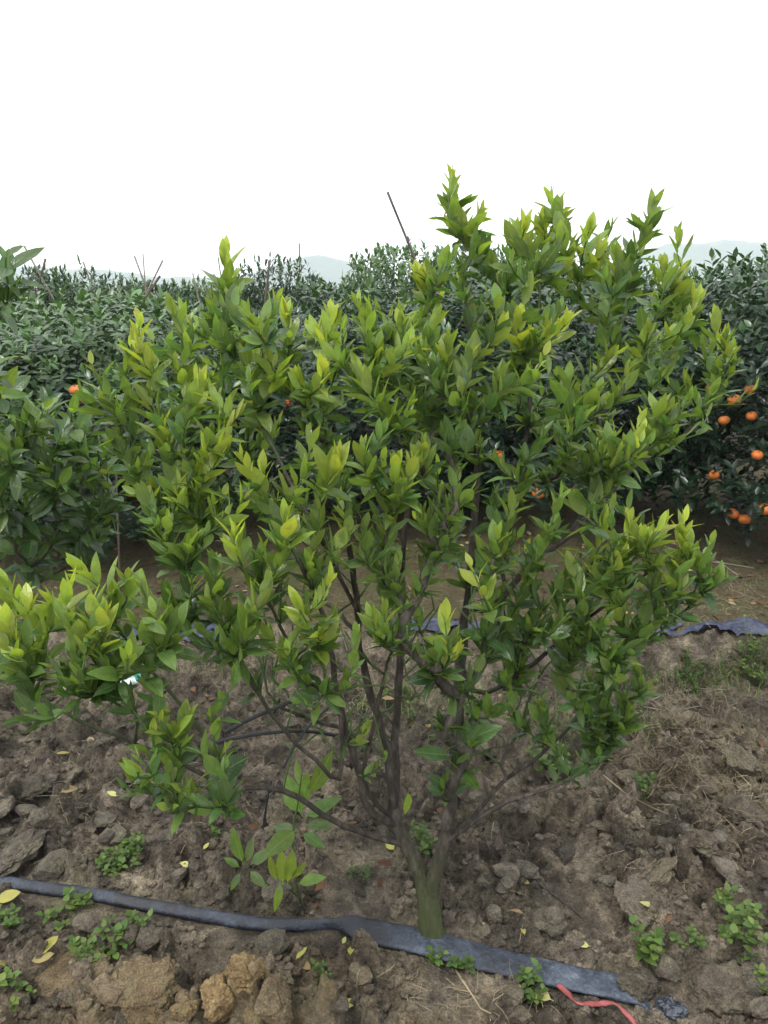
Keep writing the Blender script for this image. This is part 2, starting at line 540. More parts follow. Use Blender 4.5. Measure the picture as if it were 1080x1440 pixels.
def soil_masks(x, y):
    x = np.asarray(x, dtype=float); y = np.asarray(y, dtype=float)
    oc = np.exp(-(((x + 0.30) / 0.42) ** 2 + ((y - 1.16) / 0.17) ** 2)) + 0.25 * np.exp(-(((x - 0.95) / 0.6) ** 2 + ((y - 2.0) / 0.5) ** 2))
    bed = sstep(2.74, 2.92, y + 0.05 * fbm(x, y, 5, 3))
    moss = 0.30 + 0.7 * bed + 0.35 * np.exp(-(((x + 0.75) / 0.3) ** 2 + ((y - 1.6) / 0.3) ** 2))
    far = sstep(6, 14, np.hypot(x, y))
    return np.stack([np.clip(oc, 0, 1), np.clip(moss + far, 0, 1), np.clip(bed * 0.9, 0, 1)], axis=-1)


ny, nx = GX.shape
idx = np.arange(nx * ny).reshape(ny, nx)
quads = np.stack([idx[:-1, :-1], idx[:-1, 1:], idx[1:, 1:], idx[1:, :-1]], axis=-1).reshape(-1, 4)
gme = np_mesh('ground', np.stack([GX, GY, GH], axis=-1).reshape(-1, 3), quads)
point_attr(gme, 'soildata', soil_masks(GX.ravel(), GY.ravel()))
ground = link('ground', gme, None, M_SOIL)
tag(ground, 'damp brown orchard soil broken into clods', kind='structure')


# ------------------------------------------------------------------ distant hills
def hills():
    hx = np.linspace(-520, 560, 200); hy = np.linspace(430, 760, 44)
    X, Y = np.meshgrid(hx, hy)
    prof = (17 * np.exp(-((X + 48) / 38) ** 2) + 25 * np.exp(-((X - 262) / 62) ** 2) + 13 * np.exp(-((X - 200) / 50) ** 2)
            + 9 * np.exp(-((X + 250) / 90) ** 2) + 6)
    prof = prof * (1 + 0.14 * fbm(X, Y * 0.3, 0.03, 4)) + 2.2 * fbm(X, Y, 0.06, 3)
    Z = prof * np.exp(-((Y - 590) / 75) ** 2) - 1.5
    n, m = X.shape
    ii = np.arange(n * m).reshape(n, m)
    q = np.stack([ii[:-1, :-1], ii[:-1, 1:], ii[1:, 1:], ii[1:, :-1]], axis=-1).reshape(-1, 4)
    o = link('hills', np_mesh('hills', np.stack([X, Y, Z], -1).reshape(-1, 3) * 1.5, q), None, hill_material())
    tag(o, 'faint wooded hills far beyond the orchard', kind='structure')


hills()


def haze():
    bm = bmesh.new()
    bmesh.ops.create_cube(bm, size=1)
    me = bpy.data.meshes.new('haze')
    for v in bm.verts:
        v.co = Vector((v.co.x * 2480, v.co.y * 2480, -3.2 if v.co.z < 0 else 62.0))
    bm.to_mesh(me); bm.free()
    t = NT('pale_haze')
    pv = t.new('ShaderNodeVolumePrincipled')
    pv.inputs['Color'].default_value = (0.84, 0.93, 1.0, 1)
    pv.inputs['Density'].default_value = 0.0009
    pv.inputs['Anisotropy'].default_value = 0.0
    t.l.new(pv.outputs[0], t.out.inputs['Volume'])
    o = link('haze', me, None, t.m)
    tag(o, 'pale haze hanging over the orchard and hills', kind='stuff')


haze()


# ------------------------------------------------------------------ leaves
def leaf_mesh(name, fold, curl, wid, rows=7, twist=0.0, wav=0.0, across=2, petiole=0.10):
    """unit-length citrus blade: base at the origin, midrib along +Y, upper face +Z"""
    ts = ([0.0, petiole * 0.8] if petiole else []) + list(petiole + (1 - petiole) * np.linspace(0.0, 1, rows + 1))
    V, F, UV = [], [], []
    nc = 2 * across + 1
    for t in ts:
        if t <= petiole:
            w = 0.012
        else:
            s = (t - petiole) / (1 - petiole)
            w = wid * 0.5 * (s ** 0.72) * ((1 - s) ** 0.98) / ((0.424 ** 0.72) * (0.576 ** 0.98)) + 0.004
        zc = -curl * t * t
        for k in range(nc):
            u = (k / (nc - 1)) * 2 - 1
            x, z = u * w, zc + fold * abs(u) * w * (1 - 0.35 * abs(u)) + wav * w * math.sin(t * 11 + u * 2.5) * abs(u)
            a = twist * t
            V.append((x * math.cos(a) - (z - zc) * math.sin(a), t * (1 - 0.16 * curl * t), zc + (z - zc) * math.cos(a) + x * math.sin(a)))
            UV.append((u * 0.5 * min(1, w / (wid * 0.5)) + 0.5, t))
    for r in range(len(ts) - 1):
        for k in range(nc - 1):
            a = r * nc + k
            F.append((a, a + 1, a + 1 + nc, a + nc))
    V, F, UV = np.array(V), np.array(F), np.array(UV)
    me = np_mesh(name, V, F)
    uv = me.uv_layers.new(name='UVMap')
    uv.data.foreach_set('uv', UV[F.ravel()].astype(np.float32).ravel())
    return me, V, F, UV


LEAFS = [leaf_mesh('leaf_blade', f, c, w, tw and 6 or 6, tw, wv, 2) for f, c, w, tw, wv in
         [(0.34, 0.10, 0.35, 0.0, 0.06), (0.60, 0.26, 0.32, 0.30, 0.10), (0.25, -0.12, 0.38, -0.25, 0.08), (0.85, 0.05, 0.28, 0.2, 0.04),
          (0.40, 0.42, 0.37, -0.35, 0.12), (0.18, 0.18, 0.42, 0.15, 0.14)]]
FAR_LEAF = leaf_mesh('far_leaf', 0.45, 0.18, 0.42, 3, 0.0, 0.0, 1, 0.0)
WEED_LEAF = leaf_mesh('weed_leaf', 0.25, 0.25, 0.72, 3, 0.0, 0.05, 1, 0.06)


def frame(dirv, nrm):
    y = Vector(dirv).normalized()
    z = Vector(nrm) - y * y.dot(Vector(nrm))
    if z.length < 1e-4:
        z = y.orthogonal()
    z.normalize()
    x = y.cross(z)
    return x, y, z


def leaf_matrix(base, dirv, nrm, length, wscale=1.0):
    x, y, z = frame(dirv, nrm)
    m = Matrix.Identity(4)
    for r in range(3):
        m[r][0], m[r][1], m[r][2], m[r][3] = x[r] * length * wscale, y[r] * length, z[r] * length, base[r]
    return m


def join_leaves(name, leaves, mat, variants):
    """leaves: (matrix, variant, age, rnd, wear) -> one mesh"""
    Vs, Fs, UVs, D, off = [], [], [], [], 0
    for vi, (me, V, F, UV) in enumerate(variants):
        sel = [l for l in leaves if l[1] == vi]
        if not sel:
            continue
        M = np.array([[list(r) for r in l[0]] for l in sel])
        W = np.einsum('nij,vj->nvi', M[:, :3, :3], V) + M[:, None, :3, 3]
        n, k = W.shape[:2]
        Vs.append(W.reshape(-1, 3))
        Fs.append((F[None] + (np.arange(n) * k)[:, None, None] + off).reshape(-1, 4))
        UVs.append(np.tile(UV[F.ravel()], (n, 1)))
        D.append(np.repeat(np.array([l[2:5] for l in sel]), k, axis=0))
        off += n * k
    me = np_mesh(name, np.concatenate(Vs), np.concatenate(Fs))
    uv = me.uv_layers.new(name='UVMap')
    uv.data.foreach_set('uv', np.concatenate(UVs).astype(np.float32).ravel())
    point_attr(me, 'leafdata', np.concatenate(D))
    me.materials.append(mat)
    return me


for _m in LEAFS:
    _m[0].materials.append(M_LEAF)


# ------------------------------------------------------------------ tubes and branching
def tube(points, radii, sides=7, bark=None, cap=True, lump=0.0, seed=0.0):
    pts = [Vector(p) for p in points]
    n = len(pts)
    V, D = [], []
    ref = None
    for i in range(n):
        t = (pts[min(i + 1, n - 1)] - pts[max(i - 1, 0)])
        if t.length < 1e-7: t = Vector((0, 0, 1))
        t.normalize()
        if ref is None:
            ref = t.orthogonal().normalized()
        ref = (ref - t * ref.dot(t))
        if ref.length < 1e-5: ref = t.orthogonal()
        ref.normalize()
        b = t.cross(ref)
        for k in range(sides):
            a = 2 * math.pi * k / sides
            rr = radii[i] * (1 + lump * mnoise.noise(Vector((math.cos(a) * 1.3 + seed, math.sin(a) * 1.3, i * 0.55))))
            V.append(pts[i] + (ref * math.cos(a) + b * math.sin(a)) * rr)
            D.append(bark[i] if bark else (0, 0, 0))
    F = []
    for i in range(n - 1):
        for k in range(sides):
            F.append((i * sides + k, i * sides + (k + 1) % sides, (i + 1) * sides + (k + 1) % sides, (i + 1) * sides + k))
    T = []
    if cap:
        V.append(pts[-1]); D.append(bark[-1] if bark else (0, 0, 0))
        for k in range(sides):
            T.append(((n - 1) * sides + k, (n - 1) * sides + (k + 1) % sides, len(V) - 1))
        V.append(pts[0]); D.append(bark[0] if bark else (0, 0, 0))
        for k in range(sides):
            T.append(((k + 1) % sides, k, len(V) - 1))
    return np.array([tuple(v) for v in V]), np.array(F), np.array(T).reshape(-1, 3), np.array(D)


def tubes_mesh(name, specs, mat, attr=True):
    Vs, Fs, Ts, Ds, off = [], [], [], [], 0
    for V, F, T, D in specs:
        Vs.append(V); Fs.append(F + off); Ds.append(D)
        if len(T): Ts.append(T + off)
        off += len(V)
    me = np_mesh(name, np.concatenate(Vs), [np.concatenate(Fs)] + ([np.concatenate(Ts)] if Ts else []))
    if attr: point_attr(me, 'barkdata', np.concatenate(Ds))
    me.materials.append(mat)
    return me


class Plant:
    def __init__(self, seed):
        self.pos, self.par, self.rad, self.fix, self.limb, self.kids = [], [], [], [], [], []
        self.leaves = []
        self.r = random.Random(seed)

    def node(self, p, par, limb, rad=None):
        self.pos.append(Vector(p)); self.par.append(par); self.limb.append(limb)
        self.rad.append(rad or 0.0); self.fix.append(rad is not None); self.kids.append([])
        i = len(self.pos) - 1
        if par >= 0: self.kids[par].append(i)
        return i

    def chain(self, pts, start, limb, r0, r1, jit=0.0014, seg=0.03):
        """smooth chain through pts from node start (or -1), fixed radii"""
        P0 = [self.pos[start]] if start >= 0 else []
        C = P0 + [Vector(p) for p in pts]
        out, last, total = [], start, sum((C[i + 1] - C[i]).length for i in range(len(C) - 1))
        run = 0.0
        if start < 0:
            last = self.node(C[0], -1, limb, r0); out.append(last)
        for i in range(len(C) - 1):
            a, b = C[i], C[i + 1]
            pa, nb = C[max(i - 1, 0)], C[min(i + 2, len(C) - 1)]
            L = (b - a).length
            n = max(1, int(L / seg))
            for k in range(1, n + 1):
                t = k / n
                q = 0.5 * ((2 * a) + (b - pa) * t + (2 * pa - 5 * a + 4 * b - nb) * t * t + (3 * a - pa - 3 * b + nb) * t ** 3)
                q = q + Vector((self.r.gauss(0, jit), self.r.gauss(0, jit), self.r.gauss(0, jit * 0.5)))
                f = (run + L * t) / total
                last = self.node(q, last, limb, (r0 + (r1 - r0) * f) * (0.68 if r0 < .03 else 0.84)); out.append(last)
            run += L
        return out

    def tip(self, p, d, seg=0.035, zpen=1.2, minup=0.05, rmin=0.0021):
        """grow a twig to point p, ending in direction d, from the best node"""
        A = np.array([tuple(v) for v in self.pos])
        D = np.array(tuple(p)) - A
        L = np.linalg.norm(D, axis=1)
        cost = L + zpen * np.maximum(0, minup - D[:, 2] * 0.8) + 0.6 * np.maximum(0, 0.07 - L) * 5
        cost = cost + 0.25 * np.maximum(0, 0.18 - A[:, 2]) * 4
        i = int(np.argmin(cost))
        a, b = self.pos[i], Vector(p)
        pi = self.par[i]
        t0 = (a - self.pos[pi]).normalized() if pi >= 0 else Vector((0, 0, 1))
        L = (b - a).length
        c1 = a + (t0 * 0.45 + (b - a).normalized() * 0.75).normalized() * L * 0.35
        c2 = b - Vector(d).normalized() * L * 0.38
        n = max(2, int(L / seg))
        last = i
        chain = []
        for k in range(1, n + 1):
            t = k / n
            q = a * (1 - t) ** 3 + c1 * 3 * t * (1 - t) ** 2 + c2 * 3 * t * t * (1 - t) + b * t ** 3
            if k < n:
                q = q + Vector((self.r.gauss(0, 1), self.r.gauss(0, 1), self.r.gauss(0, 0.6))) * min(0.006, L * 0.03)
            last = self.node(q, last, self.limb[i])
            chain.append(last)
        return chain

    def radii(self, r_tip=0.0019, ex=2.35):
        for i in range(len(self.pos) - 1, -1, -1):
            if self.fix[i]:
                continue
            s = sum(max(self.rad[k], 1e-4) ** ex for k in self.kids[i] if not self.fix[k])
            self.rad[i] = max(r_tip, (s ** (1 / ex)) * 1.012 if s else r_tip)
        for i in range(len(self.pos)):
            p = self.par[i]
            if p >= 0: self.rad[i] = min(self.rad[i], self.rad[p] * 0.98)

    def branch_parts(self, thing, names, moss_z=0.0):
        """one mesh per limb id; names: limb id -> part name"""
        heads = {}
        for i in range(len(self.pos)):
            p = self.par[i]
            main = max(self.kids[p], key=lambda k: self.rad[k]) if p >= 0 else -1
            if p < 0 or i != main or self.limb[i] != self.limb[p]:
                heads[i] = True
        specs = {}
        for h in heads:
            c, i = [], h
            p = self.par[h]
            if p >= 0: c.append((self.pos[p], min(self.rad[p] * 0.95, self.rad[h] * 1.12)))
            while True:
                c.append((self.pos[i], self.rad[i]))
                nxt = [k for k in self.kids[i] if k not in heads]
                if not nxt: break
                i = nxt[0]
            if len(c) < 2: continue
            rm = max(r for _, r in c)
            sides = 14 if rm > 0.015 else 9 if rm > 0.008 else 6 if rm > 0.004 else 5
            bark = [(float(np.clip((0.0042 - r) / 0.0020, 0, 1)), float(np.clip((moss_z - q.z) / max(moss_z, 1e-3) * 1.5, 0, 1)) if moss_z else 0.0, 0) for q, r in c]
            specs.setdefault(self.limb[h], []).append(tube([q for q, _ in c], [r for _, r in c], sides, bark, True, 0.22 if rm > 0.006 else 0.1, h * 0.37))
        out = {}
        for lid, sp in specs.items():
            out[lid] = link(names.get(lid, 'limb'), tubes_mesh('branch_wood', sp, M_BARK), thing)
        return out

    def shoot_leaves(self, chain, n_top=9, n_low=7, size=0.067, age=0.7, up=1.0, low_age=None, open0=11, open1=50, droop=0.0):
        r = self.r
        pts = [self.pos[i] for i in chain]
        pi = self.par[chain[0]]
        if pi >= 0: pts = [self.pos[pi]] + pts
        # arc length from the tip backwards
        cum = [0.0]
        for k in range(len(pts) - 1, 0, -1):
            cum.append(cum[-1] + (pts[k] - pts[k - 1]).length)
        rev = pts[::-1]

        def at(s):
            for k in range(len(cum) - 1):
                if s <= cum[k + 1]:
                    f = (s - cum[k]) / max(cum[k + 1] - cum[k], 1e-6)
                    return rev[k].lerp(rev[k + 1], f), (rev[k] - rev[k + 1]).normalized()
            return rev[-1], (rev[-2] - rev[-1]).normalized()
        phi = r.uniform(0, 6.28)
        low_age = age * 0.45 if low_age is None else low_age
        L = cum[-1]
        top_len = min(L * 0.9, 0.055 + 0.0115 * n_top)
        wide = r.uniform(.7, 1.2)
        for k in range(n_top + n_low):
            if k < n_top:
                f = k / max(n_top - 1, 1)
                s = top_len * f ** 1.1
                op = math.radians((open0 + (open1 - open0) * f) * wide + r.gauss(0, 9))
                ag = age - 0.28 * f * age + r.gauss(0, 0.07)
                ln = size * (0.55 + 0.5 * min(1, 0.2 + f * 1.4)) * r.uniform(0.72, 1.18)
            else:
                f = (k - n_top + r.random() * 0.6) / max(n_low, 1)
                s = top_len + (L - top_len) * min(f, 1.0) * 0.95
                if s > 0.34: continue
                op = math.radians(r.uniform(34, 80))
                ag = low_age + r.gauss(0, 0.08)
                ln = size * r.uniform(0.55, 1.12)
            p, t = at(min(s, L))
            phi += 2.3999 + r.gauss(0, 0.25)
            o = t.orthogonal().normalized()
            rad = o * math.cos(phi) + t.cross(o) * math.sin(phi)
            d = t * math.cos(op) + rad * math.sin(op)
            d = d + Vector((0, 0, 0.42 * up * (1 if k < n_top else 0.55) - droop * r.random() - (0.9 * r.random() if r.random() < .09 else 0)))
            d.normalize()
            nrm = t * 1.0 - rad * 0.5 * math.cos(op) + Vector((r.gauss(0, .22), r.gauss(0, .22), 0.25))
            v = r.choice([0, 0, 1, 2, 3, 5] if k < n_top else [0, 1, 2, 4, 4, 5])
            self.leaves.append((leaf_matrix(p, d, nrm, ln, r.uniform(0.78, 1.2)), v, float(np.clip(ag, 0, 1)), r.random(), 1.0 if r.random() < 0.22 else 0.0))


def visible_leaves(leaves, variants, want):
    """indices of the leaves that show largest from the camera"""
    V, F, own, off = [], [], [], 0
    for i, l in enumerate(leaves):
        lv = variants[l[1]][1]; nc = 5
        m = np.array([list(r) for r in l[0]])
        W = lv @ m[:3, :3].T + m[:3, 3]
        q = W.reshape(-1, nc, 3)
        k = [2, len(q) // 2, len(q) - 1]
        pts = np.concatenate([q[k[0]][[2]], q[k[1]][[0, 4]], q[k[2]][[2]]])
        V.extend(map(tuple, pts)); F += [(off, off + 1, off + 2), (off + 1, off + 3, off + 2)]; own += [i, i]
        off += 4
    bvh = BVHTree.FromPolygons(V, F)
    c = Vector((0, 0, CAMZ))
    score = []
    for i in range(len(leaves)):
        pp = [project(Vector(V[i * 4 + k])) for k in range(4)]
        if any(p is None for p in pp): score.append(0); continue
        area = 0.5 * abs((pp[3][0] - pp[0][0]) * (pp[2][1] - pp[1][1]) - (pp[3][1] - pp[0][1]) * (pp[2][0] - pp[1][0]))
        mid = sum((Vector(V[i * 4 + k]) for k in range(4)), Vector()) / 4
        seen = 0
        for q in [mid] + [mid.lerp(Vector(V[i * 4 + k]), 0.7) for k in range(4)]:
            pr = project(q)
            if not (0 < pr[0] < 1080 and 0 < pr[1] < 1440): continue
            h = bvh.ray_cast(c, (q - c).normalized())
            if h[2] is not None and own[h[2]] == i: seen += 1
        score.append(area * seen / 5)
    order = sorted(range(len(leaves)), key=lambda i: -score[i])
    return order[:want], score


def place_leaf(thing, l, variants=LEAFS, name='leaf'):
    o = bpy.data.objects.new(name, variants[l[1]][0])
    COL.objects.link(o)
    o.parent = thing
    o.matrix_local = thing_inv(thing) @ l[0]
    o.color = (l[2], l[3], l[4], 1)
    return o


def thing_inv(t):
    return Matrix.Translation(-Vector(t.location))


# ------------------------------------------------------------------ the young citrus tree in the middle
def main_tree():
    T = Plant(21)
    base = G(606, 1314)
    thing = empty('citrus_tree', base)
    tag(thing, 'young citrus tree with yellow-green shoots on a mossy forked trunk behind the hose', 'tree')
    by = base.y
    b0 = base + Vector((0.004, 0.0, -0.06))
    tr = T.chain([b0, P(605, 1300, by + .005), P(603, 1280, by + .01), P(600, 1258, by + .015)], -1, 0, 0.0395, 0.0300, 0.0008, 0.02)
    f1 = tr[-1]
    for k, m in enumerate((1.35, 1.28, 1.18, 1.08)): T.rad[tr[k]] *= m
    A = T.chain([P(590, 1230, by + .02), P(582, 1208, by + .02), P(572, 1190, by + .03), P(557, 1160, by + .035), P(552, 1135, by + .04)], f1, 0, 0.0262, 0.0215, 0.001)
    nA = A[-1]
    A1 = T.chain([P(547, 1072, by + .07), P(537, 1030, by + .09), P(526, 990, by + .1), P(514, 950, by + .1), P(505, 890, by + .08), P(498, 820, by + .06), P(486, 730, by + .05), P(470, 650, by + .05)], nA, 1, 0.0165, 0.006)
    A2 = T.chain([P(556, 1110, by + .08), P(556, 1042, by + .13), P(562, 940, by + .18), P(564, 870, by + .2), P(566, 790, by + .22), P(575, 700, by + .24), P(585, 600, by + .26), P(590, 500, by + .28)], nA, 2, 0.0155, 0.0055)
    nB = A[len(A) * 2 // 3]
    A3 = T.chain([P(530, 1150, by - .01), P(511, 1125, by - .03), P(507, 1094, by - .03), P(498, 1060, by - .02), P(486, 1027, by - .02), P(475, 975, by - .03), P(462, 900, by - .06), P(440, 830, by - .09), P(410, 770, by - .12)], nB, 3, 0.0135, 0.0055)
    A4 = T.chain([P(520, 1118, by + .03), P(510, 1080, by + .02), P(519, 1050, by + .03), P(530, 1000, by + .05), P(540, 950, by + .05), P(552, 900, by + .02), P(540, 850, by)], nB, 4, 0.0085, 0.004)
    Lw = T.chain([P(500, 1168, by + .0), P(467, 1153, by - .03), P(420, 1122, by - .06), P(375, 1107, by - .08), P(325, 1110, by - .11), P(285, 1088, by - .13), P(215, 1056, by - .16), P(140, 1025, by - .18), P(60, 985, by - .2), P(5, 952, by - .2)], A[len(A) // 2], 5, 0.0110, 0.0038)
    Lw2 = T.chain([P(300, 1060, by - .16), P(262, 1000, by - .18), P(200, 930, by - .2), P(165, 880, by - .22)], Lw[len(Lw) * 5 // 10], 5, 0.006, 0.0035)
    Lw3 = T.chain([P(190, 1000, by - .2), P(140, 940, by - .22), P(115, 880, by - .24)], Lw[len(Lw) * 7 // 10], 5, 0.0055, 0.003)
    Lw4 = T.chain([P(300, 1110, by - .2), P(262, 1100, by - .24)], Lw[len(Lw) * 5 // 10], 5, 0.005, 0.003)
    L2 = T.chain([P(478, 1095, by - .06), P(445, 1070, by - .09), P(415, 1045, by - .1), P(380, 1000, by - .12), P(350, 955, by - .12), P(320, 900, by - .11), P(285, 850, by - .08), P(250, 800, by - .06), P(235, 740, by - .04)], A3[8], 6, 0.0080, 0.0034)
    L3 = T.chain([P(430, 960, by - .08), P(395, 880, by - .1), P(360, 820, by - .12), P(330, 790, by - .14)], A3[len(A3) // 2], 6, 0.007, 0.004)
    B = T.chain([P(607, 1244, by + .01), P(619, 1205, by + .01), P(631, 1150, by + .03), P(637, 1085, by + .06), P(644, 1010, by + .1), P(646, 950, by + .14), P(652, 890, by + .18), P(660, 810, by + .2), P(668, 720, by + .24), P(672, 620, by + .28), P(665, 520, by + .32), P(655, 430, by + .36)], tr[-3], 7, 0.0255, 0.0055)
    nb1 = B[5]
    B1 = T.chain([P(656, 1162, by + .0), P(712, 1128, by - .02), P(762, 1112, by - .01), P(820, 1085, by + .02), P(880, 1045, by + .07)], nb1, 8, 0.0105, 0.0035)
    B2 = T.chain([P(664, 1150, by + .06), P(712, 1095, by + .1), P(760, 1062, by + .12), P(812, 1010, by + .13), P(862, 950, by + .14)], nb1, 8, 0.0095, 0.0035)
    B3 = T.chain([P(705, 1075, by + .14), P(728, 1030, by + .18), P(748, 975, by + .2), P(760, 940, by + .2)], B2[len(B2) // 4], 8, 0.0075, 0.0035)
    B4 = T.chain([P(668, 972, by + .12), P(705, 966, by + .1), P(770, 915, by + .08), P(822, 872, by + .06), P(880, 830, by + .04), P(925, 790, by + .03)], B[len(B) * 5 // 12], 9, 0.0095, 0.004)
    B5 = T.chain([P(690, 860, by + .2), P(740, 800, by + .22), P(800, 752, by + .24), P(855, 697, by + .26), P(897, 655, by + .27), P(958, 619, by + .3), P(985, 560, by + .33)], B[len(B) * 6 // 12], 10, 0.0125, 0.005)
    B6 = T.chain([P(835, 690, by + .3), P(842, 630, by + .34), P(850, 540, by + .38), P(880, 440, by + .4)], B5[len(B5) * 2 // 5], 10, 0.0085, 0.0045)
    B7 = T.chain([P(705, 800, by + .27), P(725, 720, by + .3), P(740, 620, by + .34), P(752, 500, by + .38), P(760, 400, by + .42)], B5[len(B5) // 8], 10, 0.009, 0.0045)
    C1 = T.chain([P(430, 720, by + .04), P(390, 640, by + .1), P(355, 560, by + .16), P(330, 470, by + .24)], A1[len(A1) * 6 // 10], 1, 0.0075, 0.004)
    # shoots: pixel, distance, age, size, top leaves, lower leaves
    S = []

    def s(px, py, Y, age, n=9, low=7, size=0.068, lean=None):
        if py < 420: age, n, size = min(1, age + .14), n + 2, size * 1.12  # larger, leafier top shoots; backlit brightness painted in as a paler leaf colour
        S.append((P(px, py - (16 if py < 420 else 5), Y), age, n, low, size, lean))
    for a in [(637, 268, 1.90, .62, 9, 9), (640, 318, 1.88, .55), (676, 318, 1.86, .6, 8, 7), (662, 345, 1.84, .5), (718, 345, 1.9, .6, 7), (738, 335, 1.92, .62, 7),
              (777, 298, 1.92, .62, 9, 8), (764, 335, 1.9, .6, 8), (790, 345, 1.86, .5), (828, 342, 1.92, .62, 7), (842, 378, 1.9, .6), (800, 385, 1.84, .55),
              (868, 378, 1.88, .42), (884, 388, 1.9, .42), (918, 312, 1.92, .38, 7, 8), (908, 352, 1.9, .36), (955, 345, 1.94, .45, 7), (932, 392, 1.86, .58), (948, 408, 1.84, .58),
              (980, 428, 1.80, .92, 9), (1018, 482, 1.74, .86, 9), (1010, 520, 1.74, .6), (590, 412, 1.74, .8, 8), (566, 462, 1.64, .62), (612, 452, 1.66, .6), (600, 500, 1.6, .55),
              (465, 448, 1.60, .84, 8), (448, 480, 1.52, .8), (402, 452, 1.62, .72), (388, 432, 1.70, .62), (362, 470, 1.66, .6), (318, 380, 1.78, .66, 8, 8), (334, 425, 1.74, .56), (300, 430, 1.76, .48),
              (376, 492, 1.56, .82, 8), (345, 505, 1.6, .6), (196, 462, 1.56, .86, 8), (197, 498, 1.52, .90, 8, 6, .072), (246, 448, 1.62, .55), (266, 482, 1.6, .7), (290, 470, 1.66, .5),
              (282, 545, 1.5, .85, 8), (300, 560, 1.5, .75), (326, 600, 1.46, .85), (262, 560, 1.52, .6), (212, 570, 1.5, .55), (152, 580, 1.5, .5), (130, 520, 1.52, .5, 4, 4), (232, 615, 1.46, .6), (168, 622, 1.5, .45),
              (705, 470, 1.56, .92, 8), (728, 462, 1.60, .82), (772, 470, 1.56, .94, 8), (795, 462, 1.6, .88), (662, 505, 1.55, .7), (628, 492, 1.6, .6), (562, 505, 1.54, .55), (532, 500, 1.56, .5), (506, 535, 1.48, .62), (455, 528, 1.46, .9, 8), (420, 540, 1.5, .7),
              (862, 505, 1.62, .66), (905, 500, 1.62, .74), (882, 530, 1.56, .6), (940, 480, 1.7, .5), (612, 540, 1.5, .58), (578, 575, 1.46, .6), (540, 585, 1.44, .5), (650, 560, 1.5, .5), (700, 540, 1.52, .45), (745, 540, 1.5, .5), (800, 540, 1.54, .5), (840, 560, 1.56, .55),
              (474, 655, 1.34, .98, 9, 6, .072), (430, 668, 1.38, .7), (556, 665, 1.38, .62), (578, 660, 1.40, .86), (596, 640, 1.44, .72), (510, 640, 1.4, .6),
              (402, 738, 1.30, 1.0, 9, 6, .072), (328, 758, 1.28, .98, 8, 6, .072), (288, 640, 1.42, .84, 8), (312, 640, 1.42, .88, 8), (342, 655, 1.4, .86, 8), (262, 655, 1.46, .75), (370, 668, 1.4, .78), (252, 708, 1.38, .7, 7), (206, 708, 1.42, .5), (225, 750, 1.36, .45), (190, 680, 1.46, .4),
              (660, 700, 1.42, .55, 5), (640, 668, 1.46, .5), (700, 655, 1.5, .45), (760, 625, 1.46, .25, 6), (900, 600, 1.5, .86, 7), (925, 585, 1.56, .7), (852, 640, 1.5, .55), (862, 680, 1.5, .6), (820, 650, 1.54, .45),
              (885, 742, 1.42, .92, 9), (930, 748, 1.40, .9, 9), (962, 742, 1.42, 1.0, 9, 6, .074), (848, 750, 1.44, .86, 8), (905, 765, 1.38, .7), (975, 785, 1.42, .5), (770, 760, 1.42, .62), (806, 712, 1.48, .66), (700, 762, 1.40, .55), (722, 720, 1.46, .5), (740, 690, 1.5, .5),
              (664, 805, 1.36, .8, 7), (626, 878, 1.34, .95, 6), (462, 825, 1.27, .86, 7), (420, 860, 1.24, .82, 7), (452, 905, 1.24, .9, 7), (436, 800, 1.3, .6), (522, 875, 1.3, .62, 7), (541, 868, 1.32, .6), (550, 735, 1.4, .6), (512, 748, 1.38, .5), (490, 745, 1.36, .62), (590, 730, 1.42, .5), (632, 762, 1.42, .5),
              (742, 815, 1.42, .4), (802, 800, 1.4, .62), (838, 812, 1.4, .6), (872, 792, 1.38, .7), (922, 812, 1.38, .6), (950, 800, 1.4, .5), (985, 815, 1.42, .35, 5),
              (870, 862, 1.38, .5), (840, 890, 1.38, .45), (800, 895, 1.4, .4), (762, 865, 1.42, .35), (890, 905, 1.38, .55), (872, 950, 1.4, .45), (862, 1028, 1.44, .4), (884, 1012, 1.44, .4), (835, 1035, 1.44, .35), (850, 1000, 1.42, .35), (832, 968, 1.42, .35), (790, 955, 1.42, .35), (902, 860, 1.4, .45), (880, 990, 1.44, .35), (760, 1000, 1.46, .3), (810, 920, 1.4, .5), (700, 900, 1.44, .35), (730, 940, 1.46, .3),
              (648, 985, 1.36, .45, 8, 9), (690, 1010, 1.48, .35, 6), (722, 1010, 1.5, .3, 6), (515, 1030, 1.36, .7, 4, 2, .05),
              (640, 905, 1.34, .35, 5), (690, 870, 1.36, .4, 5), (350, 880, 1.22, .5), (375, 830, 1.26, .55), (300, 800, 1.3, .5), (270, 770, 1.32, .5), (240, 850, 1.26, .35)]:
        s(*a)
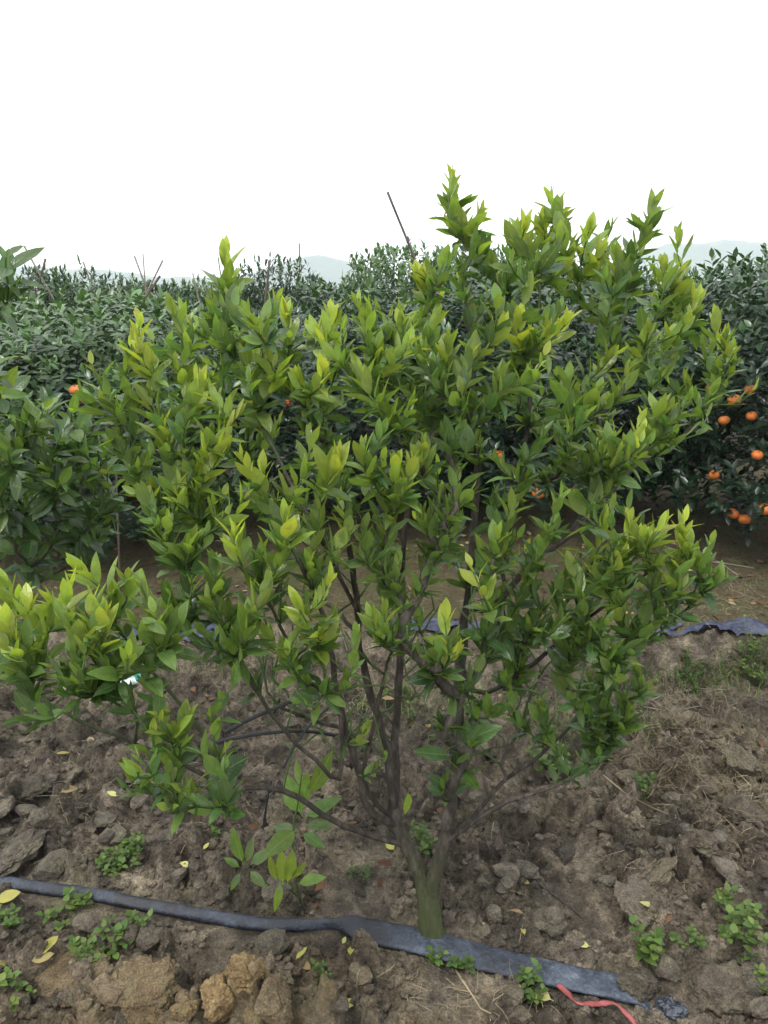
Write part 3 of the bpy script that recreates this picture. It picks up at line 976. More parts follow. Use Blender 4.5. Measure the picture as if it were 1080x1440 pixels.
    for a in [(96, 840, 1.14, .78, 8, 5, .072, -1), (118, 812, 1.18, .7, 8, 5, .072, -1), (180, 822, 1.2, .6, 7, 5, .070, -.5), (148, 878, 1.12, .82, 8, 5, .072, -.5), (205, 848, 1.16, .5, 7, 5, .072), (218, 870, 1.14, .55, 7, 5, .072),
              (40, 862, 1.16, .76, 8, 5, .072, -1), (8, 880, 1.12, .86, 8, 5, .072, -1), (62, 900, 1.12, .55, 7, 5, .072, -1), (105, 915, 1.1, .42, 7, 5, .072, -.6), (180, 930, 1.08, .5, 6, 6, .072), (240, 880, 1.18, .4, 6, 5), (12, 920, 1.1, .6, 6, 5, .068, -1), (-30, 900, 1.14, .6, 7, 5, .068, -1),
              (226, 1018, 1.10, .62, 6, 3, .062), (262, 1008, 1.13, .6, 6, 3, .064), (298, 1022, 1.16, .55, 6, 3, .062), (196, 1072, 1.08, .5, 5, 2, .06), (246, 1118, 1.12, .72, 5, 2, .055), (310, 1078, 1.16, .3, 2, 1, .07), (250, 1040, 1.12, .6, 6, 4, .062), (275, 1060, 1.14, .5, 5, 3, .06), (215, 1040, 1.1, .55, 6, 3, .06), (180, 1090, 1.08, .45, 5, 2, .055), (235, 1085, 1.1, .5, 5, 3, .058)]:
        s(*a)
    for a in [(380, 905, 1.26, .6), (405, 930, 1.22, .5), (500, 900, 1.26, .55), (470, 870, 1.3, .5), (560, 900, 1.34, .4), (585, 850, 1.38, .45), (600, 800, 1.42, .4), (560, 790, 1.42, .5), (520, 800, 1.4, .5), (610, 930, 1.3, .35),
              (680, 930, 1.4, .35), (710, 960, 1.4, .35), (660, 1060, 1.36, .3), (640, 1095, 1.36, .3), (745, 890, 1.42, .4), (780, 850, 1.44, .45), (820, 850, 1.36, .5), (850, 915, 1.36, .4), (860, 1040, 1.46, .35), (815, 1000, 1.42, .35), (770, 1040, 1.48, .3),
              (310, 850, 1.3, .5), (335, 920, 1.24, .45), (290, 900, 1.24, .4), (270, 830, 1.3, .45), (255, 790, 1.34, .5), (395, 790, 1.3, .6), (370, 780, 1.32, .6), (445, 760, 1.34, .6), (690, 820, 1.42, .45), (725, 860, 1.44, .4), (755, 780, 1.42, .5),
              (960, 770, 1.4, .7), (1000, 770, 1.44, .5), (945, 830, 1.4, .45), (915, 850, 1.4, .5), (895, 950, 1.4, .4), (620, 700, 1.44, .5), (530, 690, 1.4, .6), (450, 700, 1.36, .6), (215, 640, 1.46, .5), (240, 670, 1.44, .55), (275, 700, 1.4, .6), (300, 720, 1.38, .6), (360, 700, 1.38, .6),
              (1005, 455, 1.78, .7), (1030, 520, 1.74, .6), (960, 460, 1.76, .6), (1000, 560, 1.7, .45), (965, 540, 1.7, .5), (945, 620, 1.6, .45), (140, 545, 1.52, .5), (175, 540, 1.54, .5), (215, 520, 1.54, .6)]:
        s(*a, 7, 4, .062)
    for a in [(70, 850, 1.16, .7), (130, 850, 1.14, .75), (160, 850, 1.2, .6), (25, 850, 1.18, .7), (90, 875, 1.12, .65), (125, 900, 1.1, .6), (190, 880, 1.14, .55), (225, 900, 1.14, .45), (250, 905, 1.2, .4), (35, 930, 1.12, .45), (80, 950, 1.1, .4), (150, 950, 1.1, .4), (205, 960, 1.14, .35), (10, 830, 1.2, .6)]:
        s(*a, 7, 4, .064, -.6)
    side = []
    for (p, age, n, low, size, lean) in S:
        if R.random() < .7:
            side.append((p + Vector((R.gauss(0, .035), R.gauss(0, .05), -R.uniform(.02, .08))), max(.2, age - R.uniform(0, .3)), 5, 3, size * R.uniform(.75, .95), lean))
    S.extend(side)
    poly = [(190, 480), (310, 400), (400, 440), (480, 430), (570, 420), (645, 320), (700, 360), (780, 330), (830, 365), (900, 360), (960, 400), (1000, 450), (1010, 510), (950, 590), (930, 660), (960, 760), (930, 850), (870, 960), (800, 900), (690, 800), (600, 780), (520, 820), (420, 800), (340, 780), (250, 740), (220, 640), (270, 570)]

    def inside(x, y):
        c = False
        for i in range(len(poly)):
            (x1, y1), (x2, y2) = poly[i], poly[i - 1]
            if (y1 > y) != (y2 > y) and x < (x2 - x1) * (y - y1) / (y2 - y1) + x1: c = not c
        return c
    got = 0
    while got < 235:
        x, y = R.uniform(180, 1020), R.uniform(320, 960)
        if not inside(x, y): continue
        if 540 < x < 760 and 620 < y < 720 and R.random() < 0.6: continue
        dens = 1.0 if y < 660 else 0.45
        if R.random() > dens: continue
        f = min(1, max(0, (y - 320) / 500))
        S.append((P(x, y, R.uniform(1.55, 2.12) - 0.22 * f), R.uniform(.2, .65), 6, 6, 0.062, None)); got += 1
    axis0 = Vector((base.x + 0.02, base.y + 0.12, 0))
    hub = Vector((base.x, base.y + .05, 0.35))
    S.sort(key=lambda q: (q[0] - hub).length)
    for p, age, n, low, size, lean in S:
        out = Vector((p.x - axis0.x, p.y - axis0.y, 0))
        k = 0.42 if lean is None else 0.5
        d = Vector((0, 0, 1)) + out * k + Vector((R.gauss(0, .14), R.gauss(0, .14), 0))
        if lean: d = d + Vector((lean * 0.22, 0, 0))
        ch = T.tip(p, d)
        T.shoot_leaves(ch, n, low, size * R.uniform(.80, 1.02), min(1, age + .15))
    for k in range(160):                        # bare dry twigs in the open lower crown
        x, y = R.uniform(340, 900), R.uniform(760, 1060)
        if abs(x - 600) > 330 - (y - 760) * .4: continue
        ch = T.tip(P(x, y, R.uniform(1.3, 1.75)), Vector((R.gauss(0, .5), R.gauss(0, .5), 1)))
    T.radii()
    for i in range(len(T.pos)):
        T.pos[i] = T.pos[i] - base
    T.branch_parts(thing, {0: 'trunk'}, 0.26)
    for (bx, by_, tx, ty, Y, age, nz, w) in [(574, 1112, 572, 1146, by - .04, .66, .2, 1.15), (288, 1100, 340, 1066, by - .2, .1, .8, 1.15), (660, 912, 596, 902, by - .06, .6, .8, 1.0), (664, 918, 602, 930, by - .07, .2, .9, .9), (636, 1062, 583, 1060, by - .05, .25, .9, 1.1), (648, 1075, 672, 1118, by - .06, .3, .4, 1.0), (640, 1050, 700, 1018, by - .04, .3, .8, 1.0),
                                             (208, 905, 172, 938, 1.12, .58, .5, 1.1), (160, 870, 128, 888, 1.12, .7, .8, .9), (196, 866, 232, 890, 1.12, .5, .6, 1.0), (-2, 908, 30, 928, 1.1, .85, .6, .95), (655, 640, 660, 600, 1.44, .3, -.3, 1.2)]:
        p, q = P(bx, by_, Y), P(tx, ty, Y - .01)
        T.leaves.append((leaf_matrix(p, q - p, Vector((R.gauss(0, .2), -.5, nz)), (q - p).length * 1.05, w), R.choice([0, 2, 5, 1]), age, R.random(), 0.0))
    order, score = visible_leaves(T.leaves, LEAFS, 295)
    pick = set(order)
    for i in order:
        place_leaf(thing, T.leaves[i])
    rest = [(Matrix.Translation(-base) @ l[0],) + l[1:] for i, l in enumerate(T.leaves) if i not in pick]
    fo = link('foliage', join_leaves('foliage', rest, M_FOL, LEAFS), thing)
    tag(fo, kind='stuff')
    print('main tree leaves', len(T.leaves), 'nodes', len(T.pos))


main_tree()


# ------------------------------------------------------------------ sapling shoot in front, left of the trunk
def sapling():
    T = Plant(4)
    base = G(426, 1274)
    thing = empty('citrus_sapling', base)
    tag(thing, 'small citrus sapling with broad green leaves sprouting from bare soil in front of the trunk', 'sapling')
    y = base.y
    b = base - Vector((0, 0, 0.02))
    c = T.chain([b, P(416, 1235, y - .03), P(412, 1180, y - .06), P(418, 1130, y - .08), P(424, 1088, y - .08)], -1, 0, 0.0055, 0.0022, 0.001, 0.02)
    c2 = T.chain([P(405, 1240, y - .05), P(396, 1238, y - .07)], c[2], 1, 0.004, 0.002, 0.001, 0.015)
    c3 = T.chain([P(395, 1258, y - .0), P(372, 1240, y - .02), P(352, 1226, y - .03), P(343, 1212, y - .03)], c[1], 2, 0.004, 0.002, 0.001, 0.015)
    for (bx, by_, tx, ty, dy, age, nz, w) in [
            (425, 1148, 399, 1095, .02, .55, -.3, 1.25), (428, 1150, 473, 1122, .00, .5, 1, 1.1), (428, 1160, 466, 1160, -.03, .45, 1, 1.0), (418, 1166, 374, 1200, -.07, .60, .6, 1.25), (428, 1124, 472, 1064, .03, .6, -.4, .8),
            (424, 1142, 430, 1090, .01, .65, -.5, 1.0), (420, 1175, 385, 1160, .02, .4, 1, 1.2), (424, 1170, 455, 1190, -.04, .45, 1, 1.1), (425, 1110, 415, 1070, .02, .7, -.4, .8),
            (394, 1238, 388, 1284, -.04, .72, .2, .9), (418, 1242, 453, 1232, -.02, .66, 1, .8), (398, 1244, 394, 1202, -.01, .82, -.6, .7), (404, 1244, 413, 1203, -.01, .8, -.6, .7), (390, 1240, 378, 1206, -.01, .75, -.5, .7), (410, 1238, 428, 1210, 0, .7, -.4, .8),
            (342, 1216, 325, 1168, .01, .5, -.4, 1.1), (346, 1214, 356, 1180, .02, .55, -.4, 1.0), (338, 1220, 316, 1206, .0, .5, 1, 1.0), (350, 1224, 372, 1246, -.03, .5, .6, 1.1), (338, 1226, 325, 1252, -.03, .4, .5, .9), (352, 1216, 378, 1196, .0, .45, 1, 1.0)]:
        p, q = P(bx, by_, y - .07 if bx > 380 else y - .03), P(tx, ty, y - .07 + dy if bx > 380 else y - .03 + dy)
        d = q - p
        T.leaves.append((leaf_matrix(p, d, Vector((R.gauss(0, .2), -.6, nz)), d.length * 1.06, w), R.choice([0, 2, 5, 5, 1]), age * .82, R.random(), 0.0))
    for i in range(len(T.pos)): T.pos[i] = T.pos[i] - base
    T.branch_parts(thing, {0: 'stem', 1: 'twig', 2: 'twig'})
    for l in T.leaves: place_leaf(thing, l)


sapling()


# ------------------------------------------------------------------ darker citrus tree at the left edge
def left_tree():
    T = Plant(8)
    base = Vector((-1.42, 2.02, gz(-1.42, 2.02)))
    thing = empty('citrus_tree', base)
    tag(thing, 'dark green citrus tree cut off by the picture edge behind the low spreading branch', 'tree')
    b = base - Vector((0, 0, 0.03))
    c = T.chain([b, base + Vector((.02, 0, .2)), base + Vector((.06, -.02, .4))], -1, 0, 0.03, 0.022, 0.002)
    for q, (dx, dy, dz) in enumerate([(.45, .0, .5), (.1, -.3, .7), (.5, -.15, .25), (.15, .2, .8), (-.3, -.1, .7), (.1, -.35, 1.05)]):
        T.chain([T.pos[c[-1]] + Vector((dx * .4, dy * .4, dz * .5)), T.pos[c[-1]] + Vector((dx, dy, dz))], c[-1], 1 + q, 0.013, 0.005)
    S = []
    for (px, py, Y, a) in [(52, 592, 1.86, .42), (100, 580, 1.92, .42), (0, 560, 1.8, .5), (28, 612, 1.82, .3), (122, 640, 1.9, .34), (70, 655, 1.84, .28), (20, 660, 1.8, .25), (150, 668, 1.92, .34), (172, 690, 1.94, .3), (40, 712, 1.84, .2), (98, 712, 1.88, .22), (130, 732, 1.9, .22),
                           (20, 762, 1.84, .15), (70, 770, 1.88, .15), (-20, 600, 1.8, .4), (-30, 680, 1.8, .3), (110, 610, 1.98, .3), (60, 620, 2.0, .3), (140, 700, 2.02, .2), (0, 700, 1.95, .2), (-40, 750, 1.85, .2), (110, 760, 1.95, .15), (40, 800, 1.9, .12), (85, 680, 1.78, .25), (10, 630, 1.75, .35),
                           (8, 362, 1.58, .2), (-18, 392, 1.58, .2), (12, 402, 1.62, .15), (-5, 540, 1.7, .45), (-30, 470, 1.66, .4)]:
        S.append((P(px, py, Y), a, px, py))
    for k in range(46):
        px, py = R.uniform(-60, 165), R.uniform(560, 815)
        if px > 165 - max(0, 640 - py) * .8: continue
        S.append((P(px, py, R.uniform(1.78, 2.15)), R.uniform(.08, .38), px, py))
    S.sort(key=lambda q: (q[0] - T.pos[c[-1]]).length)
    for p, a, px, py in S:
        out = Vector((p.x - base.x, p.y - base.y, 0))
        ch = T.tip(p, Vector((0, 0, 1)) + out * .6 + Vector((R.gauss(0, .15), R.gauss(0, .15), 0)))
        T.shoot_leaves(ch, 6, 4, 0.078, a + .10, up=.4, open0=30, open1=80, low_age=a * .5, droop=.35)
    T.radii()
    for i in range(len(T.pos)): T.pos[i] = T.pos[i] - base
    T.branch_parts(thing, {0: 'trunk'}, 0.15)
    order, score = visible_leaves(T.leaves, LEAFS, 295)
    pick = set(order)
    for i in order: place_leaf(thing, T.leaves[i])
    rest = [(Matrix.Translation(-base) @ l[0],) + l[1:] for i, l in enumerate(T.leaves) if i not in pick]
    tag(link('foliage', join_leaves('foliage', rest, M_FOL, LEAFS), thing), kind='stuff')
    print('left tree leaves', len(T.leaves))


left_tree()


# ------------------------------------------------------------------ orchard trees behind
def orchard_variant(seed, rx, ry, h, lo, n_shoots, bright):
    r = random.Random(seed)
    leaves = []
    cz = (h + lo) / 2
    for k in range(n_shoots):
        z = r.uniform(-1, 1) ** 1
        a = r.uniform(0, 2 * math.pi)
        q = math.sqrt(max(0, 1 - z * z)) ** 0.72 if z > 0 else math.sqrt(max(0, 1 - z ** 6))
        dirv = Vector((math.cos(a) * q, math.sin(a) * q, z))
        lump = 1 + 0.16 * mnoise.noise(dirv * 1.9 + Vector((seed, 0, 0))) + 0.10 * mnoise.noise(dirv * 5.1 + Vector((0, seed, 0)))
        rho = lump * (1 - 0.42 * r.random() ** 2.2)
        p = Vector((dirv.x * rx * rho, dirv.y * ry * rho, cz + dirv.z * (h - lo) / 2 * rho))
        if p.z < 0.12: continue
        ax = (Vector((dirv.x, dirv.y, max(dirv.z, -.1) * .6)) * .65 + Vector((0, 0, .85)) + Vector((r.gauss(0, .3), r.gauss(0, .3), r.gauss(0, .2)))).normalized()
        age = float(np.clip(bright + 0.25 * (rho - 0.85) * 3 + 0.25 * dirv.z + r.gauss(0, .12), 0, 1))  # lit crown top painted in: leaf colour goes paler upwards and outwards
        L = r.uniform(.07, .15) * (1.25 if dirv.z > .5 and r.random() < .35 else 1)
        o = ax.orthogonal().normalized(); bb = ax.cross(o)
        phi = r.uniform(0, 6.28)
        m = r.randint(8, 12)
        for j in range(m):
            f = j / (m - 1)
            phi += 2.4 + r.gauss(0, .2)
            rad = o * math.cos(phi) + bb * math.sin(phi)
            op = math.radians(28 + 55 * f + r.gauss(0, 10))
            d = ax * math.cos(op) + rad * math.sin(op) + Vector((0, 0, -.12 * f))
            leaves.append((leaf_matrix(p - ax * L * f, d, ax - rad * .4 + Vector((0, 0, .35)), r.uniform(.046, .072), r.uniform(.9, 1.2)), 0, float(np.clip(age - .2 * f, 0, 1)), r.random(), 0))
    top = float(np.percentile([l[0][2][3] for l in leaves], 99.3))
    kz = Matrix.Diagonal((1, 1, h / top, 1))
    leaves = [(kz @ l[0],) + l[1:] for l in leaves]
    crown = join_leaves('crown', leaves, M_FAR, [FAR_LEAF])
    T = Plant(seed)
    c = T.chain([Vector((0, 0, -.05)), Vector((.01, 0, .12)), Vector((0, .01, .28))], -1, 0, .045, .035, .002)
    for k in range(9):
        a = k * 2.4 + r.random()
        e = Vector((math.cos(a) * rx * .72, math.sin(a) * ry * .72, r.uniform(.55, .92) * h))
        ch = T.chain([e * .45 + Vector((0, 0, .18)), e], c[-1 - (k % 2)], 0, .02, .004, .006, .08)
        for j in range(5):
            q_ = e * r.uniform(.75, .98) + Vector((r.gauss(0, .15), r.gauss(0, .15), r.gauss(0, .08)))
            q_.z = min(q_.z, h * .86)
            T.tip(q_, Vector((0, 0, 1)), .08)
    T.radii()
    heads_thing = empty('tmp')
    parts = T.branch_parts(heads_thing, {0: 'trunk'}, .2)
    me = parts[0].data
    for o in list(parts.values()): bpy.data.objects.remove(o)
    bpy.data.objects.remove(heads_thing)
    return crown, me


VAR = [orchard_variant(31, .88, .82, 1.50, .10, 1500, .34), orchard_variant(47, .82, .86, 1.50, .10, 1450, .28), orchard_variant(53, .94, .82, 1.50, .08, 1600, .72), orchard_variant(67, .78, .78, 1.50, .12, 1300, .36)]


def orchard_tree(v, x, y, sx, sz, rot, label, group):
    t = empty('orchard_tree', (x, y, gz(x, y)))
    t.rotation_euler = (0, 0, rot); t.scale = (sx, sx, sz)
    tag(t, label, 'tree', group)
    c = link('crown', VAR[v][0], t); tag(c, kind='stuff')
    link('trunk', VAR[v][1], t)
    return t


def X(px, Y):
    return (px - 540) / FPX * Y * 1.0

GN = 'mandarin trees in the next row'
GF = 'mandarin trees in the rows beyond'
tree_right = orchard_tree(0, 2.22, 4.0, 1.0, .93, .4, 'mandarin tree bearing orange fruit beside the bare mossy bed', GN)
tree_left = orchard_tree(2, -1.46, 4.10, .98, .80, 1.7, 'rounded pale-leaved mandarin tree behind the small dark citrus tree', GN)
tree_mid = orchard_tree(1, -.10, 4.45, .95, .82, 2.6, 'mandarin tree with a few fruits glimpsed behind the young tree, below the pale upright stake', GN)
tree_mid2 = orchard_tree(3, .95, 4.45, 1.05, .88, .9, 'mandarin tree almost hidden behind the tallest shoots of the young tree', GN)
tree_farleft = orchard_tree(0, -2.75, 4.6, .95, .86, 3.9, 'dark mandarin tree with a few red fruits at the picture edge', GN)
orchard_tree(2, .16, 6.0, .74, .99, 4.4, 'tall dark mandarin tree under the leaning dark stake', GF)
FARLAB = ['dark treetop below the crossed sticks on the skyline', 'dark treetop with the lone small stake tip above it', 'low treetop under the bundle of bare sticks',
          'low treetop between the bundle of bare sticks and the bright skyline shoot', 'dark rounded treetop just beside the pale upright stake', 'dark treetop behind the bright shoots nearest the fruiting tree', 'dark treetop showing just above the fruiting tree']
FAR = [(-2.95, 6.4, 1, .66, .90), (-2.42, 6.5, 3, .62, .90), (-1.86, 6.4, 0, .62, .845), (-1.42, 6.6, 2, .60, .855), (-.90, 6.5, 1, .60, .955), (2.5, 6.4, 1, .62, .895), (3.08, 6.2, 3, .7, .90), (.85, 6.5, 2, .8, 1.0), (1.65, 6.5, 0, .85, .96)]
FAR += [(x, 9.0 + .2 * math.sin(x * 3), k % 4, 1.05, .84 + .02 * math.sin(k * 2.1)) for k, x in enumerate([-4.7, -3.3, -2.0, -.75, .7, 2.2, 3.6, 4.9])]
for k, (x, y, v, s, z) in enumerate(FAR):
    orchard_tree(v, x, y, s, z, k * 1.3, FARLAB[k] if k < len(FARLAB) else 'dark mandarin tree in the farther rows, a strip of leaves along the skyline', GF)


def mandarin_mesh():
    bm = bmesh.new()
    bmesh.ops.create_uvsphere(bm, u_segments=18, v_segments=12, radius=1)
    for v in bm.verts:
        r = math.hypot(v.co.x, v.co.y)
        z = v.co.z * .82
        z -= .16 * math.exp(-(r / .28) ** 2) if v.co.z > 0 else -.10 * math.exp(-(r / .22) ** 2)
        lob = 1 + .025 * math.cos(9 * math.atan2(v.co.y, v.co.x)) * (1 - abs(v.co.z))
        v.co = Vector((v.co.x * lob, v.co.y * lob, z))
    for f in bm.faces: f.smooth = True
    me = bpy.data.meshes.new('mandarin'); bm.to_mesh(me); bm.free()
    me.materials.append(M_FRUIT)
    b2 = bmesh.new()
    bmesh.ops.create_cone(b2, cap_ends=True, segments=6, radius1=.16, radius2=.09, depth=.22)
    for v in b2.verts: v.co.z += .72
    m2 = bpy.data.meshes.new('calyx'); b2.to_mesh(m2); b2.free()
    m2.materials.append(M_CALYX)
    return me, m2


MAND, CALYX = mandarin_mesh()


def fruit(tree, px, py, Y, r):
    d = ray(px, py)
    c = tree.location
    for k in range(200):                       # walk to the skin of the crown
        q = Vector((0, 0, CAMZ)) + d * ((2.9 + k * .012) / d.y)
        e = ((q.x - c.x) / (.86 * tree.scale.x)) ** 2 + ((q.y - c.y) / (.82 * tree.scale.x)) ** 2 + ((q.z - c.z - .78 * tree.scale.z) / (.80 * tree.scale.z)) ** 4
        if e < .90: break
    else:
        return
    Y = q.y
    if q.z < gz(q.x, q.y) + .1: return
    o = link('mandarin', MAND, tree)
    inv = (Matrix.Translation(tree.location) @ tree.rotation_euler.to_matrix().to_4x4() @ Matrix.Diagonal((*tree.scale, 1))).inverted()
    o.matrix_local = inv @ Matrix.Translation(P(px, py, Y)) @ Matrix.Rotation(R.uniform(-.5, .5), 4, 'X') @ Matrix.Rotation(R.uniform(-.5, .5), 4, 'Y') @ Matrix.Scale(r, 4)
    o['label'] = 'ripe orange mandarin hanging among dark leaves'
    link('calyx', CALYX, o)


for (px, py, Y, r) in [(1033, 563, 3.30, .032), (1075, 716, 3.28, .033), (1047, 730, 3.25, .030), (1031, 722, 3.28, .029), (1018, 591, 3.36, .026), (1057, 585, 3.4, .024), (1000, 545, 3.42, .026), (958, 590, 3.4, .030), (920, 666, 3.36, .028), (1065, 640, 3.36, .026), (993, 490, 3.5, .024), (940, 712, 3.4, .032), (840, 300 + 428, 3.5, .03), (1055, 548, 3.36, .026), (1004, 668, 3.38, .026)]:
    fruit(tree_right, px, py, Y, r)
for (px, py, Y, r) in [(107, 549, 3.48, .030), (116, 560, 3.5, .028), (147, 660, 3.5, .03), (300, 590, 3.5, .026)]:
    fruit(tree_left, px, py, Y, r)
for (px, py, Y, r) in [(26, 488, 3.85, .028), (33, 504, 3.85, .027), (3, 545, 3.8, .027), (12, 535, 3.8, .026)]:
    fruit(tree_farleft, px, py, Y, r)
for (px, py, Y, r) in [(405, 569, 3.98, .03), (362, 604, 3.98, .032)]:
    fruit(tree_mid, px, py, Y, r)
for (px, py, Y, r) in [(757, 694, 3.86, .032), (615, 610, 3.95, .03), (700, 640, 3.9, .03)]:
    fruit(tree_mid2, px, py, Y, r)


# ------------------------------------------------------------------ stakes and bare sticks among the far trees
def stick(name, pts, r0, r1, label, cat, mat, group=None, knots=True):
    base = Vector(pts[0])
    P2 = []
    for a, b in zip(pts[:-1], pts[1:]):
        for k in range(8): P2.append(Vector(a).lerp(Vector(b), k / 8))
    P2.append(Vector(pts[-1]))
    n = len(P2)
    rad = [(r0 + (r1 - r0) * i / (n - 1)) * (1.16 if knots and i % 4 == 0 else 1.0) for i in range(n)]
    o = link(name, tubes_mesh(name, [tube([p - base for p in P2], rad, 8, None, True, .15, base.x)], mat))
    o.location = base
    return tag(o, label, cat, group)


def stake(px0, py0, px1, py1, Y, r, label, mat, name='stake', group=None, cat='stake'):
    a, b = P(px0, py0, Y), P(px1, py1, Y)
    g = gz(b.x, b.y)
    k = (b.z - g) / max(a.z - b.z, 1e-3)
    base = b + (b - a) * k
    return stick(name, [base, base.lerp(a, .5) + Vector((.008, 0, 0)), a], r * .85, r * .55, label, cat, mat, group)


stake(545, 270, 580, 358, 5.1, .013, 'dark bamboo stake leaning above the tall mandarin tree', M_STAKED)
stake(421, 342, 421, 392, 7.2, .013, 'pale upright stake rising against the sky between far trees', M_STAKE)
stake(379, 366, 374, 412, 5.6, .014, 'short reddish brown stake among dark foliage', M_STAKED)
stake(117, 368, 123, 386, 7.0, .012, 'small stake tip poking above the skyline, alone between two treetops', M_STAKE)
stake(189, 360, 205, 405, 5.6, .010, 'thin bare stick leaning outward, first of the bundle on the skyline', M_STAKE, 'stick', 'bare sticks above the treetops', 'stick')
stake(201, 357, 204, 405, 5.65, .008, 'pale upright stick in the middle of the skyline bundle', M_STAKE, 'stick', 'bare sticks above the treetops', 'stick')
stake(229, 366, 208, 408, 5.6, .010, 'thin bare stick leaning towards the tree, last of the skyline bundle', M_STAKE, 'stick', 'bare sticks above the treetops', 'stick')
stake(225, 388, 209, 412, 5.55, .014, 'short thick dark stick at the foot of the skyline bundle', M_STAKED, 'stick', 'bare sticks above the treetops', 'stick')
stake(34, 346, 62, 398, 5.2, .010, 'long grey stick slanting down behind the near leaf tuft', M_STAKE, 'stick', 'crossed sticks above the treetops', 'stick')
stake(64, 364, 54, 402, 5.2, .012, 'dark stick crossing the long grey stick', M_STAKED, 'stick', 'crossed sticks above the treetops', 'stick')
stake(271, 384, 275, 402, 5.8, .009, 'low stick stub beside the bright skyline shoots', M_STAKE, 'stick', 'bare sticks above the treetops', 'stick')
stake(163, 655, 164, 728, 2.7, .0055, 'grey wooden stake standing behind the dark citrus tree', M_STAKED)


# ------------------------------------------------------------------ hose
def hose():
    pts2 = HOSE_XY
    # resample with Catmull-Rom
    C = [Vector((p[0], p[1], 0)) for p in pts2]
    path = []
    for i in range(len(C) - 1):
        a, b = C[i], C[i + 1]; pa, nb = C[max(i - 1, 0)], C[min(i + 2, len(C) - 1)]
        for k in range(8):
            t = k / 8
            path.append(0.5 * ((2 * a) + (b - pa) * t + (2 * pa - 5 * a + 4 * b - nb) * t * t + (3 * a - pa - 3 * b + nb) * t ** 3))
    path.append(C[-1])
    n = len(path)
    zs = np.array([max(gz(p.x + dx, p.y + dy) for dx in (-.01, 0, .01) for dy in (-.02, 0, .02)) for p in path])
    ker = np.ones(9) / 9
    zs = np.convolve(np.pad(zs, 4, mode='edge'), ker, mode='valid')
    tw = project(Vector((0, 0, 0)))
    V, F, S = [], [], 24
    for i, p in enumerate(path):
        px = project(Vector((p.x, p.y, zs[i])))[0]
        flat = float(sstep(470, 520, px))              # 0: folded narrow run, 1: flat wide run
        pinch = math.exp(-((px - 455) / 45) ** 2)
        w = (0.0150 - 0.003 * pinch) * (1 - flat) + 0.037 * flat
        th = (0.0105 - 0.003 * pinch) * (1 - flat) + 0.0085 * flat
        roll = (0.35 + 0.9 * pinch) * (1 - flat) + (-0.10 - .05 * math.sin(i * .1)) * flat
        w *= 1 + .04 * mnoise.noise(Vector((i * .12, 0, 0))); th *= 1 + .25 * mnoise.noise(Vector((i * .09, 5, 0)))
        t = (path[min(i + 1, n - 1)] - path[max(i - 1, 0)]).normalized()
        side = Vector((-t.y, t.x, 0))
        up = Vector((0, 0, 1))
        s2 = side * math.cos(roll) + up * math.sin(roll); u2 = up * math.cos(roll) - side * math.sin(roll)
        sink = 0.045 * float(sstep(893, 935, px))
        lift = abs(math.sin(roll)) * w + th * .8
        c = Vector((p.x, p.y, zs[i] + lift * .8 - sink))
        for k in range(S):
            a = 2 * math.pi * k / S
            ca, sa = math.cos(a), math.sin(a)
            ex = math.copysign(abs(ca) ** .85, ca); ey = math.copysign(abs(sa) ** .75, sa)
            crease = 1 + .10 * mnoise.noise(Vector((i * .25, ca * 1.5, sa + 3)))
            V.append(c + s2 * ex * w + u2 * ey * th * crease)
    for i in range(n - 1):
        for k in range(S):
            F.append((i * S + k, i * S + (k + 1) % S, (i + 1) * S + (k + 1) % S, (i + 1) * S + k))
    o = link('irrigation_hose', np_mesh('irrigation_hose', np.array([tuple(v) for v in V]), np.array(F)), None, M_HOSE)
    tag(o, 'dusty black layflat irrigation hose running across the soil past the trunk', 'hose')


hose()


def thin_tube(name, pts, r, label, cat, mat, extra=None):
    base = Vector(pts[0])
    P2 = []
    C = [Vector(p) for p in pts]
    for i in range(len(C) - 1):
        a, b = C[i], C[i + 1]; pa, nb = C[max(i - 1, 0)], C[min(i + 2, len(C) - 1)]
        for k in range(6):
            t = k / 6
            P2.append(0.5 * ((2 * a) + (b - pa) * t + (2 * pa - 5 * a + 4 * b - nb) * t * t + (3 * a - pa - 3 * b + nb) * t ** 3))
    P2.append(C[-1])
    o = link(name, tubes_mesh(name, [tube([p - base for p in P2], [r] * len(P2), 8)], mat))
    o.location = base
    return tag(o, label, cat)


yb = TRUNK_XY.y
thin_tube('drip_tube', [P(300, 1046, yb - .06), P(330, 1038, yb - .03), P(372, 1031, yb), P(427, 1028, yb + .05), P(470, 1034, yb + .12)], .0042, 'thin black drip tube stretched level between the low branches', 'tube', M_TUBE)
thin_tube('drip_tube', [P(316, 1030, yb - .10), P(350, 1012, yb - .07), P(400, 990, yb - .03), P(444, 969, yb + .02)], .0042, 'thin black drip tube slanting up to the left-hand stem', 'tube', M_TUBE)
thin_tube('drip_tube', [P(398, 1080, yb - .08), P(414, 1050, yb - .06), P(440, 1015, yb - .02), P(474, 985, yb + .02)], .0026, 'hair-thin black feeder tube crossing the two drip tubes', 'tube', M_TUBE)
gd = G(372, 1168)
em = empty('drip_emitter', gd)
tag(em, 'black drip emitter on a short tube beside the sapling', 'emitter')
d1 = thin_tube('riser', [P(382, 1096, gd.y - .04), P(375, 1130, gd.y - .02), gd + Vector((0, 0, .02))], .003, None, None, M_TUBE)
d1.location = d1.location - gd; d1.parent = em
d2 = link('emitter_cap', tubes_mesh('emitter_cap', [tube([Vector((0, 0, -.01)), Vector((0, 0, .008)), Vector((.002, 0, .016)), Vector((.002, 0, .034)), Vector((.002, 0, .038))], [.009, .0095, .006, .0055, .002], 12)], M_TUBE), em)


